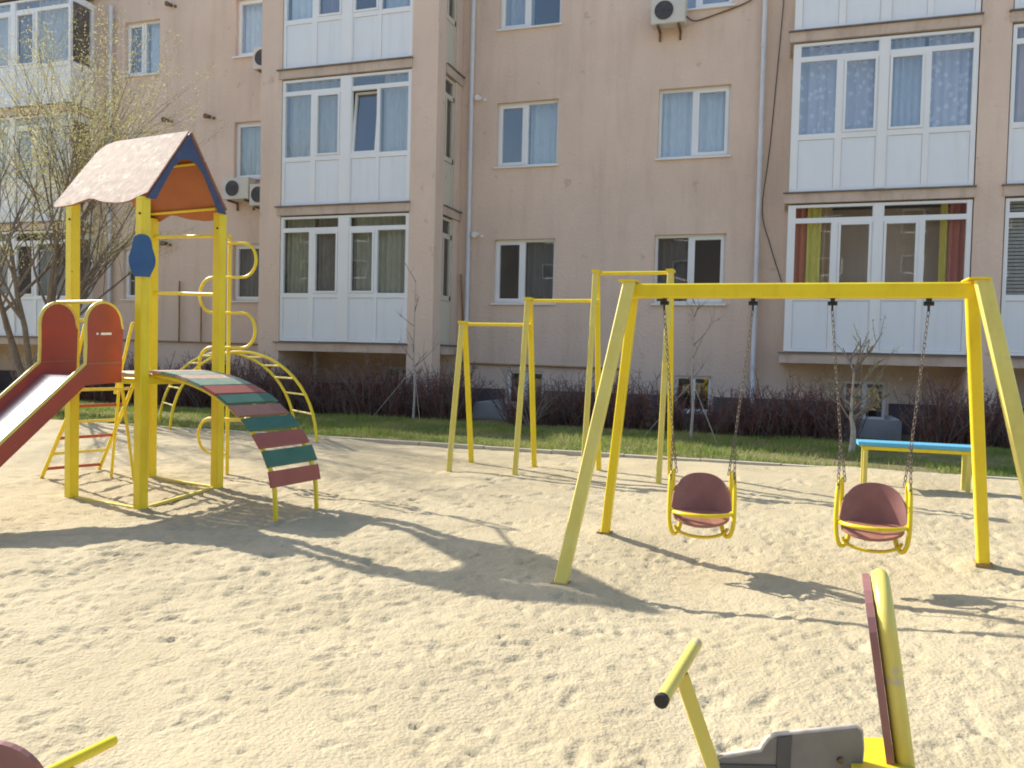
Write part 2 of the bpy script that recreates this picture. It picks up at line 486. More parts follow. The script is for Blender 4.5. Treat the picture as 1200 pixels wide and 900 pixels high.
# kerb between sand and lawn
mb = MB()
x = -24.0
while x < 12:
    mb.box(x, x + 0.985, 10.84, 10.93, 0.0, 0.166 + rnd.uniform(-0.006, 0.006))
    x += 1.0
k = mb.build('kerb', M['kerb'])
k['kind'] = 'structure'

# lawn strip
mb = MB()
lx = [-24 + 0.4 * i for i in range(91)]
ly = [10.935, 11.2, 11.6, 12.0, 12.4, 12.8, 13.2, 13.6, 14.0, 14.4, 14.8, 15.4, 16.0, 16.64]
def lawnz(x, y):
    return 0.155 + 0.045 * min(1, (y - 10.9) / 1.5) + 0.018 * math.sin(x * 2.1 + y * 1.3) * math.cos(x * 0.9 - y * 2.2)
mb.add([(x, y, lawnz(x, y)) for y in ly for x in lx], [(j * 91 + i, j * 91 + i + 1, (j + 1) * 91 + i + 1, (j + 1) * 91 + i) for j in range(len(ly) - 1) for i in range(90)], True)
lawn = mb.build('lawn', M['soil'])
lawn['kind'] = 'structure'

NB = 95000
bx = rng.uniform(-16, 7.5, NB)
by = 10.94 + 3.2 * rng.random(NB) ** 1.15
keep = (vnoise(bx, by * 1.6, 0.9, 31) + 0.35 * vnoise(bx, by, 0.25, 33) + rng.normal(0, 0.13, NB)) > -0.20 + 0.35 * np.exp(-((bx - 1.3) / 0.75) ** 2)
bx, by = bx[keep], by[keep]
NB = len(bx)
bz = np.array([lawnz(a, b) for a, b in zip(bx, by)]) - 0.005
hh = rng.uniform(0.03, 0.085, NB) * (0.75 + 0.9 * np.clip(vnoise(bx, by, 0.6, 32) + 0.3, 0, 1))
an = rng.uniform(0, 2 * np.pi, NB)
w = rng.uniform(0.004, 0.009, NB)
tilt = rng.normal(0, 0.028, (NB, 2))
P = np.zeros((NB, 3, 3))
P[:, 0] = np.stack([bx - w * np.cos(an), by - w * np.sin(an), bz], -1)
P[:, 1] = np.stack([bx + w * np.cos(an), by + w * np.sin(an), bz], -1)
P[:, 2] = np.stack([bx + tilt[:, 0], by + tilt[:, 1], bz + hh], -1)
me = bpy.data.meshes.new('grass')
me.from_pydata(P.reshape(-1, 3).tolist(), [], np.arange(NB * 3).reshape(-1, 3).tolist())
me.materials.append(M['grass'])
gr = bpy.data.objects.new('grass', me)
COL.objects.link(gr)
gr['kind'] = 'stuff'
gr['label'] = 'short patchy spring grass between the sand and the hedge'
gr['category'] = 'grass'

# ------------------------------------------------------------------ apartment building
WALL = 16.65
B = root('apartment_building', (-5, WALL, 0.2), 'pink stuccoed apartment block with glazed white balconies behind the playground', 'building')

def curtain(parent, x0, x1, z0, z1, y, c, waves=7.0, amp=0.03, seed=0):
    r_ = random.Random(seed)
    n = max(12, int((x1 - x0) * 42))
    ph = r_.uniform(0, 6)
    pts = []
    for k in range(n + 1):
        t = k / n
        x = x0 + (x1 - x0) * t
        yy = y + amp * math.sin(x * waves * 6.28 + ph) + 0.4 * amp * math.sin(x * waves * 14.1 + ph * 2)
        pts.append((x, yy))
    mb = MB()
    mb.add([(x, yy, z) for z in (z0, z1) for x, yy in pts], [(k, k + 1, n + 2 + k, n + 1 + k) for k in range(n)], True)
    return mb.build('curtain', curtain_mat(c), parent)

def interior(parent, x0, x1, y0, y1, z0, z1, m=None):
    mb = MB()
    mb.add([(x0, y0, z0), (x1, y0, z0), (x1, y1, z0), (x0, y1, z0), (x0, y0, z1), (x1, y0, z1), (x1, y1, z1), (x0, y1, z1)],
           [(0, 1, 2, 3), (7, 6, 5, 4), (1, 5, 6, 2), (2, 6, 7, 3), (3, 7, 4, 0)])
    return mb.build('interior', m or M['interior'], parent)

openings = []
def window(x0, x1, z0, z1, split, sash, curt=None, cover=(0, 1), frame_m='pvc', dep=0.10, blinds=False):
    """frame as the part, with pane, sill and curtain as sub-parts; sash = which light is the opening one"""
    openings.append((x0, x1, z0, z1))
    ya, yb = WALL + dep, WALL + dep + 0.065
    fw = 0.055
    mb = MB()
    mb.box(x0, x1, ya, yb, z0, z0 + fw).box(x0, x1, ya, yb, z1 - fw, z1)
    mb.box(x0, x0 + fw, ya, yb, z0 + fw, z1 - fw).box(x1 - fw, x1, ya, yb, z0 + fw, z1 - fw)
    xm = x0 + (x1 - x0) * split
    lights = [(x0 + fw, x1 - fw)]
    if 0 < split < 1:
        mb.box(xm - 0.04, xm + 0.04, ya, yb, z0 + fw, z1 - fw)
        lights = [(x0 + fw, xm - 0.04), (xm + 0.04, x1 - fw)]
    sf = 0.05
    for i, (a, b) in enumerate(lights):
        if i == sash:
            ys_, ye_ = ya - 0.018, yb - 0.01
            mb.box(a - 0.015, b + 0.015, ys_, ye_, z0 + fw - 0.015, z0 + fw + sf).box(a - 0.015, b + 0.015, ys_, ye_, z1 - fw - sf, z1 - fw + 0.015)
            mb.box(a - 0.015, a + sf, ys_, ye_, z0 + fw + sf, z1 - fw - sf).box(b - sf, b + 0.015, ys_, ye_, z0 + fw + sf, z1 - fw - sf)
    w_ = mb.build('window', M[frame_m], B)
    for i, (a, b) in enumerate(lights):
        e = sf if i == sash else 0
        MB().box(a + e, b - e, ya + 0.022, ya + 0.034, z0 + fw + e, z1 - fw - e).build('pane', M['glass'], w_)
    MB().box(x0 - 0.035, x1 + 0.035, WALL - 0.06, WALL + dep - 0.003, z0 - 0.035, z0 - 0.004).build('sill', M['pvc'], w_)
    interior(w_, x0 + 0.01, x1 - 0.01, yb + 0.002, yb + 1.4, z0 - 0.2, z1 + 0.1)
    if curt:
        cw = x1 - x0
        curtain(w_, x0 + cw * cover[0], x0 + cw * cover[1], z0, z1, yb + 0.12, curt, seed=int(abs(x0 * 97 + z0 * 31)))
    return w_

LB = (0.52, 0.60, 0.68)      # pale blue-white net
for fl in range(3):
    dz = 2.9 * fl
    window(-6.02, -4.66, 2.58 + dz, 3.94 + dz, 0.47, 0, [(0.15, 0.16, 0.16), (0.50, 0.56, 0.60), (0.45, 0.50, 0.56)][fl], [(0.5, 1.0), (0.5, 1), (0, 0.5)][fl])
    window(-2.58, -1.18, 2.58 + dz, 3.96 + dz, 0.50, 1, [(0.14, 0.13, 0.125), (0.62, 0.67, 0.72), (0.45, 0.48, 0.58)][fl], [(0, 0.46), (0, 1), (0, 1)][fl])
    window(-12.70, -11.35, 2.62 + dz, 3.98 + dz, 0.62, 0, [(0.25, 0.25, 0.24), (0.42, 0.45, 0.40), (0.72, 0.77, 0.80)][fl], [(0, 0.5), (0, 1), (0, 1)][fl])
    window(-16.0, -14.92, 2.66 + dz - 0.22 * (fl == 2), 3.92 + dz - 0.15 * (fl == 2), 0.5, 0, [(0.22, 0.22, 0.2), (0.4, 0.42, 0.42), (0.62, 0.68, 0.70)][fl], [(0, 1), (0, 1), (0.5, 1)][fl])
for x0, x1 in ((-5.64, -4.84), (-2.09, -1.38), (1.06, 1.80), (-8.62, -7.82), (-13.6, -12.8), (4.6, 5.4)):
    window(x0, x1, 0.42, 1.14, 0.5, -1, None, dep=0.06)

XL, XR, ZT = -21.0, 9.0, 10.25
def wall_sheet(mb, y, x0, x1, z0, z1, ops, dep):
    xs = sorted({x0, x1} | {o_[0] for o_ in ops} | {o_[1] for o_ in ops})
    zs_ = sorted({z0, z1} | {o_[2] for o_ in ops} | {o_[3] for o_ in ops})
    vid = {}
    for zz in zs_:
        for xx in xs:
            vid[(xx, zz)] = len(mb.v)
            mb.v.append((xx, y, zz))
    for i in range(len(xs) - 1):
        for j in range(len(zs_) - 1):
            cx, cz = (xs[i] + xs[i + 1]) / 2, (zs_[j] + zs_[j + 1]) / 2
            if any(a < cx < b and c < cz < d for a, b, c, d in ops): continue
            mb.f.append((vid[(xs[i], zs_[j])], vid[(xs[i + 1], zs_[j])], vid[(xs[i + 1], zs_[j + 1])], vid[(xs[i], zs_[j + 1])]))
            mb.sm.append(False)
    for a, b, c, d in ops:
        mb.add([(a, y, c), (b, y, c), (b, y, d), (a, y, d), (a, y + dep, c), (b, y + dep, c), (b, y + dep, d), (a, y + dep, d)],
               [(0, 4, 5, 1), (1, 5, 6, 2), (2, 6, 7, 3), (3, 7, 4, 0)])
mb = MB()
wall_sheet(mb, WALL, XL, XR, -0.1, ZT, openings, 0.17)
mb.add([(XL, WALL, -0.1), (XL, WALL + 11, -0.1), (XL, WALL + 11, ZT), (XL, WALL, ZT), (XR, WALL, -0.1), (XR, WALL + 11, -0.1), (XR, WALL + 11, ZT), (XR, WALL, ZT)],
       [(0, 3, 2, 1), (4, 5, 6, 7), (1, 2, 6, 5)])
mb.build('wall', M['stucco'], B)
MB().box(XL - 0.1, XR + 0.1, WALL - 0.06, WALL + 11.1, ZT, ZT + 0.16).build('roof', M['slab'], B)

# plinth, butted against the basement openings
bas = sorted([o_ for o_ in openings if o_[3] < 1.3])
mb = MB()
x = XL
for a, b, c, d in bas:
    mb.box(x, a - 0.05, WALL - 0.05, WALL - 0.002, -0.05, 0.74)
    mb.box(a - 0.05, b + 0.05, WALL - 0.05, WALL - 0.002, -0.05, 0.38)
    x = b + 0.05
mb.box(x, XR, WALL - 0.05, WALL - 0.002, -0.05, 0.74)
mb.build('plinth', M['plinth'], B)
# concrete wells in front of two basement windows
for x0, x1 in ((-5.85, -4.72), (1.0, 1.9)):
    mb = MB()
    mb.box(x0, x1, 15.18, 15.30, 0.0, 0.52).box(x0, x0 + 0.12, 15.30, WALL - 0.052, 0.0, 0.517).box(x1 - 0.12, x1, 15.30, WALL - 0.052, 0.0, 0.517)
    mb.build('window_well', M['conc'], B)

def balcony(xa, xb, yf, zb, cols, curts, panel='panel', tilt=None, inner=0.0):
    """a glazed balcony bay: frame part, with panels, panes, slab, curtains as sub-parts. cols = x-ranges of the lights"""
    y0, y1 = yf, yf + 0.07
    mb = MB()
    z_p0, z_p1, z_w0, z_w1, z_t0, z_t1, z_e = zb + 0.05, zb + 0.93, zb + 1.03, zb + 2.33, zb + 2.42, zb + 2.61, zb + 2.66
    for za, zc in ((zb, z_p0), (z_p1, z_w0), (z_w1, z_t0), (z_t1, z_e)):
        mb.box(xa, xb, y0, y1, za, zc)
    xs = [xa] + [v for c in cols for v in c] + [xb]
    for i in range(0, len(xs), 2):
        for za, zc in ((z_p0, z_p1), (z_w0, z_w1)):
            mb.box(xs[i], xs[i + 1], y0, y1, za, zc)
        if i in (0, 4, 8) or len(cols) == 2: mb.box(xs[i], xs[i + 1], y0, y1, z_t0, z_t1)
    # a raised centre post and sash rims on the opening lights
    if len(cols) == 4:
        mb.box(xs[4] + 0.02, xs[5] - 0.02, y0 - 0.015, y0 - 0.001, zb + 0.01, z_e - 0.01)
    fr = mb.build('balcony', M['pvc'], B)
    for i, (a, b) in enumerate(cols):
        MB().box(a + 0.004, b - 0.004, y0 + 0.016, y0 + 0.05, z_p0 + 0.004, z_p1 - 0.004).build('panel', M[panel], fr)
        sash = len(cols) == 4 and i in (1, 2)
        mb = MB()
        e = 0.0
        yp = y0 + 0.03
        if sash:
            e = 0.045
            mbs = MB()
            ys_, ye_ = y0 - 0.014, y0 + 0.055
            mbs.box(a + 0.004, b - 0.004, ys_, ye_, z_w0 + 0.004, z_w0 + e).box(a + 0.004, b - 0.004, ys_, ye_, z_w1 - e, z_w1 - 0.004)
            mbs.box(a + 0.004, a + e, ys_, ye_, z_w0 + e, z_w1 - e).box(b - e, b - 0.004, ys_, ye_, z_w0 + e, z_w1 - e)
        mb.box(a + e, b - e, yp, yp + 0.012, z_w0 + e, z_w1 - e)
        if sash and tilt == i:                 # this sash stands tilted inwards at the top
            def lean(m_):
                t_ = math.tan(R(5.5))
                m_.v = [(x_, y_ + 0.02 + (z_ - z_w0) * t_, z_) for x_, y_, z_ in m_.v]
            lean(mbs)
            lean(mb)
        if sash: mbs.build('sash', M['pvc'], fr)
        mb.build('pane', M['glass'], fr)
    halves = ((cols[0][0], cols[len(cols) // 2 - 1][1]), (cols[len(cols) // 2][0], cols[-1][1]))
    for a, b in (halves if len(cols) == 4 else cols):
        MB().box(a, b, y0 + 0.03, y0 + 0.042, z_t0, z_t1).build('pane', M['glass'], fr)
    for c_ in curts:
        x0, x1, colr = c_[:3]
        if colr == 'blind':
            mb = MB()
            z = z_w0 - 0.05
            while z < z_t1:
                mb.box(x0, x1, y1 + 0.10, y1 + 0.13, z, z + 0.045)
                z += 0.062
            mb.build('blind', curtain_mat((0.55, 0.55, 0.55)), fr)
        else:
            curtain(fr, x0, x1, zb + 0.9, z_t1 + 0.04, y1 + 0.14, colr, waves=c_[3] if len(c_) > 3 else 6, seed=int(abs(x0 * 53 + zb * 17)))
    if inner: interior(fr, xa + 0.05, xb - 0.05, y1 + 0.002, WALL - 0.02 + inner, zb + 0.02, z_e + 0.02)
    return fr

def slab(x0, x1, y0, y1, z0, z1):
    s_ = MB().box(x0, x1, y0, y1, z0, z1 - 0.035).build('slab', M['slab'], B)
    MB().box(x0 - 0.03, x1 + 0.02, y0 - 0.045, y0 + 0.03, z1 - 0.033, z1 - 0.012).build('drip_edge', M['drip'], s_)
    return s_

# -- bay beside the slide tower
YB = 15.25
lcols = [(-10.35, -9.72), (-9.60, -9.02), (-8.74, -8.16), (-8.09, -7.45)]
G1 = (0.40, 0.40, 0.32)
lcurt = [[(-10.38, -9.70, (0.42, 0.43, 0.33), 9), (-9.62, -9.0, (0.25, 0.235, 0.215), 12), (-8.76, -7.43, (0.46, 0.46, 0.36), 7)],
         [(-10.38, -9.02, (0.42, 0.43, 0.42), 4), (-8.1, -7.43, (0.46, 0.48, 0.48), 4)],
         [(-10.38, -9.7, (0.72, 0.78, 0.82), 5), (-9.62, -9.0, (0.24, 0.22, 0.30), 5), (-8.1, -7.43, (0.5, 0.58, 0.64), 5)]]
for fl in range(3):
    zb = 1.66 + 2.9 * fl
    balcony(-10.42, -7.38, YB + 0.02, zb, lcols, lcurt[fl], tilt=2 if fl == 1 else None, inner=0.01)
    slab(-10.50, -7.36, YB - 0.03, WALL - 0.003, zb - 0.21, zb - 0.003)
    # return glazing on the right flank of the bay
    xr = -6.86
    mb = MB()
    yy = [15.42, 15.83, 15.90, 16.22]
    for za, zc in ((zb, zb + 0.05), (zb + 0.93, zb + 1.03), (zb + 2.23, zb + 2.33), (zb + 2.60, zb + 2.66)):
        mb.box(xr - 0.06, xr, 15.36, 16.28, za, zc)
    for ya, yc in ((15.36, 15.42), (16.22, 16.28)):
        mb.box(xr - 0.06, xr, ya, yc, zb + 0.05, zb + 2.6)
    mb.box(xr - 0.06, xr, 15.83, 15.90, zb + 1.03, zb + 2.23)
    fr = mb.build('balcony', M['panel_cream'], B)
    MB().box(xr - 0.045, xr - 0.02, 15.424, 16.216, zb + 0.054, zb + 0.926).build('panel', M['panel_cream'], fr)
    for ya, yc, za, zc in ((15.42, 15.83, zb + 1.03, zb + 2.23), (15.90, 16.22, zb + 1.03, zb + 2.23), (15.42, 16.22, zb + 2.33, zb + 2.60)):
        MB().box(xr - 0.04, xr - 0.028, ya, yc, za, zc).build('pane', M['glass'], fr)
    interior(fr, -7.36, xr - 0.062, 15.68, WALL - 0.01, zb + 0.02, zb + 2.6)
    mb = MB().box(-7.36, -6.80, 15.70, WALL - 0.003, zb - 0.21, zb - 0.04)
    s_ = mb.build('slab', M['slab'], B)
    MB().box(-6.83, -6.765, 15.72, WALL - 0.006, zb - 0.038, zb - 0.014).build('drip_edge', M['drip'], s_)
    MB().box(-7.34, -6.83, 16.29, WALL - 0.004, zb, zb + 2.68).build('pier', M['stucco'], B)
MB().box(-10.95, -10.43, YB, WALL - 0.004, -0.1, ZT - 0.003).build('pillar', M['stucco'], B)
MB().box(-7.37, -6.80, YB, 15.66, -0.1, ZT - 0.003).build('pillar', M['stucco'], B)

# -- bays on the right
YR = 15.85
rcols = [(0.09, 0.70), (0.82, 1.38), (1.57, 2.13), (2.23, 2.87)]
LACE = (0.55, 0.57, 0.70)
rcurt = [[(0.07, 0.28, (0.72, 0.22, 0.12), 9), (0.30, 0.54, (0.90, 0.82, 0.16), 8), (0.54, 0.72, (0.62, 0.44, 0.30), 8), (2.50, 2.62, (0.88, 0.72, 0.10), 8), (2.64, 2.90, (0.62, 0.17, 0.13), 9)],
         [(0.07, 1.4, LACE, 5), (1.55, 2.14, (0.50, 0.56, 0.68), 8), (2.2, 2.9, LACE, 6)],
         [(0.07, 2.9, LACE, 5)]]
for fl in range(3):
    zb = 1.66 + 2.9 * fl
    balcony(-0.04, 2.95, YR + 0.02, zb, rcols, rcurt[fl], inner=0.01 if fl else 0.9)
    slab(-0.11, 2.97, YR - 0.03, WALL - 0.003, zb - 0.21, zb - 0.003)
    c2 = [(a + 3.42, b + 3.42) for a, b in rcols]
    balcony(3.45, 6.37, YR + 0.02, zb, c2, [[(3.5, 6.3, 'blind')], [(3.5, 4.8, (0.50, 0.36, 0.36), 5), (4.98, 6.3, (0.4, 0.42, 0.5), 5)], [(3.5, 6.3, LACE, 5)]][fl], inner=0.01)
    slab(3.40, 6.45, YR - 0.03, WALL - 0.003, zb - 0.21, zb - 0.003)
    MB().box(-0.05, 0.0, YR + 0.095, WALL - 0.004, zb, zb + 2.68).build('pier', M['panel_cream'], B)
MB().box(2.97, 3.43, YR, WALL - 0.004, -0.1, ZT - 0.003).build('pillar', M['stucco'], B)
MB().box(6.47, 6.92, YR, WALL - 0.004, -0.1, ZT - 0.003).build('pillar', M['stucco'], B)

# -- bay at the far left, behind the tree
YQ = 15.9
qcols = [(-20.28, -19.64), (-19.52, -18.95), (-18.75, -18.15), (-18.05, -17.05)]
for fl in range(3):
    zb = 1.66 + 2.9 * fl
    balcony(-20.35, -16.98, YQ + 0.02, zb, qcols, [(-20.3, -18.9, (0.55, 0.58, 0.6), 5), (-18.2, -17.0, (0.42, 0.42, 0.40), 5)], inner=0.01)
    slab(-20.40, -16.95, YQ - 0.03, WALL - 0.003, zb - 0.21, zb - 0.003)
    mb = MB()
    for za, zc in ((zb, zb + 1.03), (zb + 2.5, zb + 2.66)):
        mb.box(-17.03, -16.97, YQ + 0.095, WALL - 0.004, za, zc)
    mb.box(-17.03, -16.97, WALL - 0.1, WALL - 0.004, zb + 1.03, zb + 2.5)
    fr = mb.build('balcony', M['pvc'], B)
    MB().box(-17.005, -16.993, YQ + 0.095, WALL - 0.1, zb + 1.03, zb + 2.5).build('pane', M['glass'], fr)
MB().box(-20.95, -20.37, YQ, WALL - 0.004, -0.1, ZT - 0.003).build('pillar', M['stucco'], B)

for x0, x1, y0 in ((-10.97, -6.78, YB - 0.02), (-0.1, 6.94, YR - 0.02), (-20.97, -16.93, YQ - 0.02)):
    MB().box(x0, x1, y0, WALL - 0.062, ZT + 0.001, ZT + 0.15).build('bay_roof', M['slab'], B)
# pipes, cables, vents on the wall
for x, z0, z1 in ((-6.58, 0.95, 9.99), (-0.59, 0.62, 9.99), (-15.75 - 0.6, 0.8, 9.99)):
    mb = MB()
    pts = [(x, WALL - 0.10, z1), (x, WALL - 0.10, z0 + 0.1), (x, WALL - 0.13, z0 + 0.04), (x, WALL - 0.22, z0)]
    mb.tube(pts, 0.048, 10)
    p = mb.build('drainpipe', M['pipe'], B)
    mb = MB()
    z = z0 + 0.7
    while z < z1:
        MB().tube([(x, WALL - 0.10, z), (x, WALL - 0.10, z + 0.07)], 0.056, 10).box(x - 0.015, x + 0.015, WALL - 0.05, WALL - 0.001, z + 0.015, z + 0.055).build('pipe_clamp', M['pipe'], p)
        z += 2.05
MB().tube([(-10.2, WALL - 0.3, 0.9), (-10.2, WALL - 0.3, 1.44)], 0.045, 8).build('drainpipe', M['pipe'], B)
mb = MB().tube([(-6.72, WALL - 0.06, 1.27), (-3.1, WALL - 0.06, 1.24)], 0.022, 6)
mb.tube([(-6.62, WALL - 0.06, 1.3), (-6.75, WALL - 0.06, 3.2)], 0.016, 6)
mb.build('gas_pipe', M['gas'], B)
mb = MB().tube([(-16.2, WALL - 0.06, 1.62), (-10.97, WALL - 0.06, 1.58)], 0.02, 6)
mb.tube([(-14.2, WALL - 0.06, 1.62), (-14.2, WALL - 0.06, 3.1)], 0.022, 6).tube([(-13.55, WALL - 0.06, 1.6), (-13.55, WALL - 0.06, 2.7)], 0.02, 6)
mb.build('gas_pipe', M['gas'], B)
MB().tube(spline([(-0.18, WALL - 0.02, 9.9), (-0.3, WALL - 0.02, 7.6), (-0.42, WALL - 0.02, 5.6), (-0.52, WALL - 0.02, 4.4), (-0.35, WALL - 0.02, 3.7), (-0.12, WALL - 0.02, 3.0)], 5), 0.008, 5).build('cable', M['black'], B)
for x, z, mm in ((-14.65, 7.06, 'bracket'), (-13.41, 7.06, 'bracket'), (-14.58, 9.85, 'bracket'), (-14.66, 4.04, 'bracket'), (-6.42, 6.97, 'pvc'), (-6.42, 4.06, 'pvc')):
    mb = MB()
    mb.tube([(x, WALL, z), (x, WALL - 0.14, z - 0.02)], 0.045, 10).tube([(x, WALL - 0.14, z - 0.02), (x, WALL - 0.17, z - 0.025)], 0.062, 10)
    mb.box(x + 0.10, x + 0.16, WALL - 0.04, WALL - 0.001, z - 0.07, z - 0.02)
    mb.build('wall_vent', M[mm], B)

# air conditioners
def air_conditioner(x0, z0, label, w=0.66, h=0.5, pipe=None):
    yf = WALL - 0.40
    t = root('air_conditioner', (x0 + w / 2, WALL - 0.05, z0), label, 'air conditioner', 'air conditioners on the facade')
    mb = MB().box(x0, x0 + w, yf, yf + 0.28, z0, z0 + h).box(x0 + 0.01, x0 + w - 0.01, yf - 0.008, yf - 0.001, z0 + 0.01, z0 + h - 0.01)
    mb.build('casing', M['ac'], t)
    c = V(x0 + w * 0.38, yf - 0.012, z0 + h * 0.5)
    mb = MB()
    rr = h * 0.36
    disc = [(rr * math.cos(R(k * 15)), rr * math.sin(R(k * 15))) for k in range(24)]
    mb.prism(disc, c, (1, 0, 0), (0, 0, 1), 0.006)
    mb.build('fan_opening', M['acdark'], t)
    mb = MB()
    for q_ in (0.3, 0.55, 0.8, 1.0):
        mb.tube([c + V(rr * q_ * math.cos(R(k * 18)), -0.008, rr * q_ * math.sin(R(k * 18))) for k in range(20)], 0.004, 4, closed=True)
    for k in range(6):
        mb.tube([c + V(0, -0.009, 0), c + V(rr * math.cos(R(k * 60)), -0.009, rr * math.sin(R(k * 60)))], 0.004, 4)
    mb.build('fan_grille', M['acdark'], t)
    for xx in (x0 + 0.13, x0 + w - 0.13):
        MB().box(xx - 0.02, xx + 0.02, yf + 0.02, WALL - 0.002, z0 - 0.045, z0 - 0.003).box(xx - 0.02, xx + 0.02, WALL - 0.035, WALL - 0.002, z0 - 0.20, z0 - 0.046).build('bracket', M['bracket'], t)
    if pipe: MB().tube(spline(pipe, 6), 0.016, 6).build('pipe', M['bracket'], t)
    return t
air_conditioner(-2.72, 8.0, 'cream air conditioner high on the wall above the middle right window', pipe=[(-2.06, WALL - 0.25, 8.15), (-1.9, WALL - 0.06, 8.12), (-1.5, WALL - 0.03, 8.22), (-0.9, WALL - 0.03, 8.40), (-0.72, WALL - 0.03, 8.60)])
air_conditioner(-12.70, 4.97, 'cream air conditioner under the second floor window left of the near bay', w=0.72)
air_conditioner(-11.95, 4.80, 'cream air conditioner half hidden by the pillar beside another unit', w=0.62)
air_conditioner(-11.90, 7.93, 'cream air conditioner under the top floor window, half behind the pillar', w=0.62)

# ------------------------------------------------------------------ house behind the camera (seen mirrored in the panes)
OB = root('apartment_building', (-2, -30, -0.2), 'brown apartment block across the yard, seen only mirrored in the panes', 'building')
oy = -30.0
ow = []
for fl in range(4):
    for k in range(19):
        ow.append((-76 + 5.2 * k, -74.6 + 5.2 * k, 1.6 + 3 * fl, 3.0 + 3 * fl))
mb = MB()
wall_sheet(mb, oy, -79, 24, -0.3, 13.2, ow, -0.15)
mb.add([(-79, oy, -.3), (-79, oy - 11, -.3), (-79, oy - 11, 13.2), (-79, oy, 13.2), (24, oy, -.3), (24, oy - 11, -.3), (24, oy - 11, 13.2), (24, oy, 13.2)], [(0, 1, 2, 3), (4, 7, 6, 5), (1, 5, 6, 2)])
mb.build('wall', M['oppwall'], OB)
MB().prism([(-12, 13.0), (0.8, 13.0), (0.8, 13.2), (-5.5, 17.2), (-12, 13.2)], (-27.5, oy, 0), (0, 1, 0), (0, 0, 1), 104.4).build('roof', M['opproof'], OB)
for a, b, c, d in ow:
    wn_ = MB().box(a, b, oy - 0.13, oy - 0.08, c, c + 0.08).box(a, b, oy - 0.13, oy - 0.08, d - 0.08, d).box(a, a + 0.08, oy - 0.13, oy - 0.08, c + 0.08, d - 0.08).box(b - 0.08, b, oy - 0.13, oy - 0.08, c + 0.08, d - 0.08).build('window', M['pvc'], OB)
    MB().box(a + 0.08, b - 0.08, oy - 0.12, oy - 0.10, c + 0.08, d - 0.08).build('pane', M['interior'], wn_)

# ------------------------------------------------------------------ slide tower
CX, CY, TA = -6.21, 6.79, R(-8.7)
e1 = V(math.cos(TA), math.sin(TA), 0)
e2 = V(-math.sin(TA), math.cos(TA), 0)
UP = V(0, 0, 1)
def T(p, q_, z): return V(CX, CY, 0) + e1 * p + e2 * q_ + UP * z
HW, HD, PH = 0.51, 0.467, 2.86
TW = root('slide_tower', (CX, CY, -0.05), 'yellow play tower with gabled roof, slide and curved plank ramp', 'play tower')
for p, q_ in ((-HW, -HD), (HW, -HD), (HW, HD), (-HW, HD)):
    ps = MB().bar(T(p, q_, -0.3), T(p, q_, PH), 0.10, 0.10, e1, 0.01).build('post', M['yellow'], TW)
    MB().tube([T(p + 0.02, q_ - 0.050, PH - 0.16), T(p + 0.02, q_ - 0.0585, PH - 0.16)], 0.012, 6).build('bolt', M['black'], ps)
# base rails, half buried
for a, b in (((-HW, -HD), (HW, -HD)), ((HW, -HD), (HW, HD)), ((-HW, HD), (HW, HD))):
    A_, B_ = T(*a, 0), T(*b, 0)
    d_ = (B_ - A_).normalized()
    A_ += d_ * 0.06
    B_ -= d_ * 0.06
    A_.z, B_.z = sandz(A_.x, A_.y) - 0.006, sandz(B_.x, B_.y) - 0.002
    MB().bar(A_, B_, 0.045, 0.03).build('base_rail', M['yellow_old'], TW)
# platform
PZ = 1.20
for k in range(7):
    q0 = -0.40 + k * 0.118
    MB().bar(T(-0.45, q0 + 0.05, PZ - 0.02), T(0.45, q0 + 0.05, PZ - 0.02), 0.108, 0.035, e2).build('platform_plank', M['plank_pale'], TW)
mb = MB()
for q_ in (-HD + 0.03, HD - 0.03):
    mb.bar(T(-0.45, q_, PZ - 0.075), T(0.45, q_, PZ - 0.075), 0.05, 0.06, e2)
for p in (-HW + 0.03, HW - 0.03):
    mb.bar(T(p, -0.40, PZ - 0.075), T(p, 0.40, PZ - 0.075), 0.05, 0.06, e1)
mb.build('platform_frame', M['yellow'], TW)
# rails between the two rear posts and on the ladder side
for z in (2.05, 2.66):
    MB().tube([T(-HW + 0.05, HD, z), T(HW - 0.05, HD, z - 0.03)], 0.02, 8).build('rail', M['yellow'], TW)
# roof: two boards with wavy lower edges
AP, EZ, EQ = 3.575, 2.84, 0.50
sl_len = math.hypot(AP - EZ, EQ)
outline = []
outline += [(0.595, 0.0), (-0.47, 0.0), (-0.60, 0.04), (-0.665, 0.14), (-0.70, 0.40), (-0.74, 0.78), (-0.745, sl_len - 0.015)]
for k in range(15):
    t_ = k / 14
    p = -0.70 + 1.29 * t_
    outline.append((p, sl_len + 0.02 - 0.075 * math.exp(-((p + 0.22) / 0.17) ** 2) + 0.025 * math.exp(-((p - 0.28) / 0.14) ** 2) - 0.05 * max(0, (p - 0.42) / 0.1)))
for sgn in (-1, 1):
    dn = (e2 * sgn * EQ - UP * (AP - EZ)).normalized()
    base_ = T(0, sgn * 0.012, AP)
    nrm = (dn.cross(e1)).normalized()
    if nrm.z < 0: nrm = -nrm
    # outer board painted pale, with the orange-brown inner face as a second thin layer
    rb = MB().prism(outline, base_ + nrm * 0.008, e1, dn, 0.010).build('roof_board', M['roof'], TW)
    inner_ = [(p * 0.985, q_ * 0.99 + 0.004) for p, q_ in outline]
    MB().prism(inner_, base_ - nrm * 0.004, e1, dn, 0.010).build('roof_lining', M['roofin'], rb)
    for s_ in (0.30, sl_len - 0.10):
        c = base_ + dn * s_ - nrm * 0.028
        MB().tube([c - e1 * HW * 0.97, c + e1 * (HW - 0.02)], 0.016, 6).build('purlin', M['yellow'], TW)
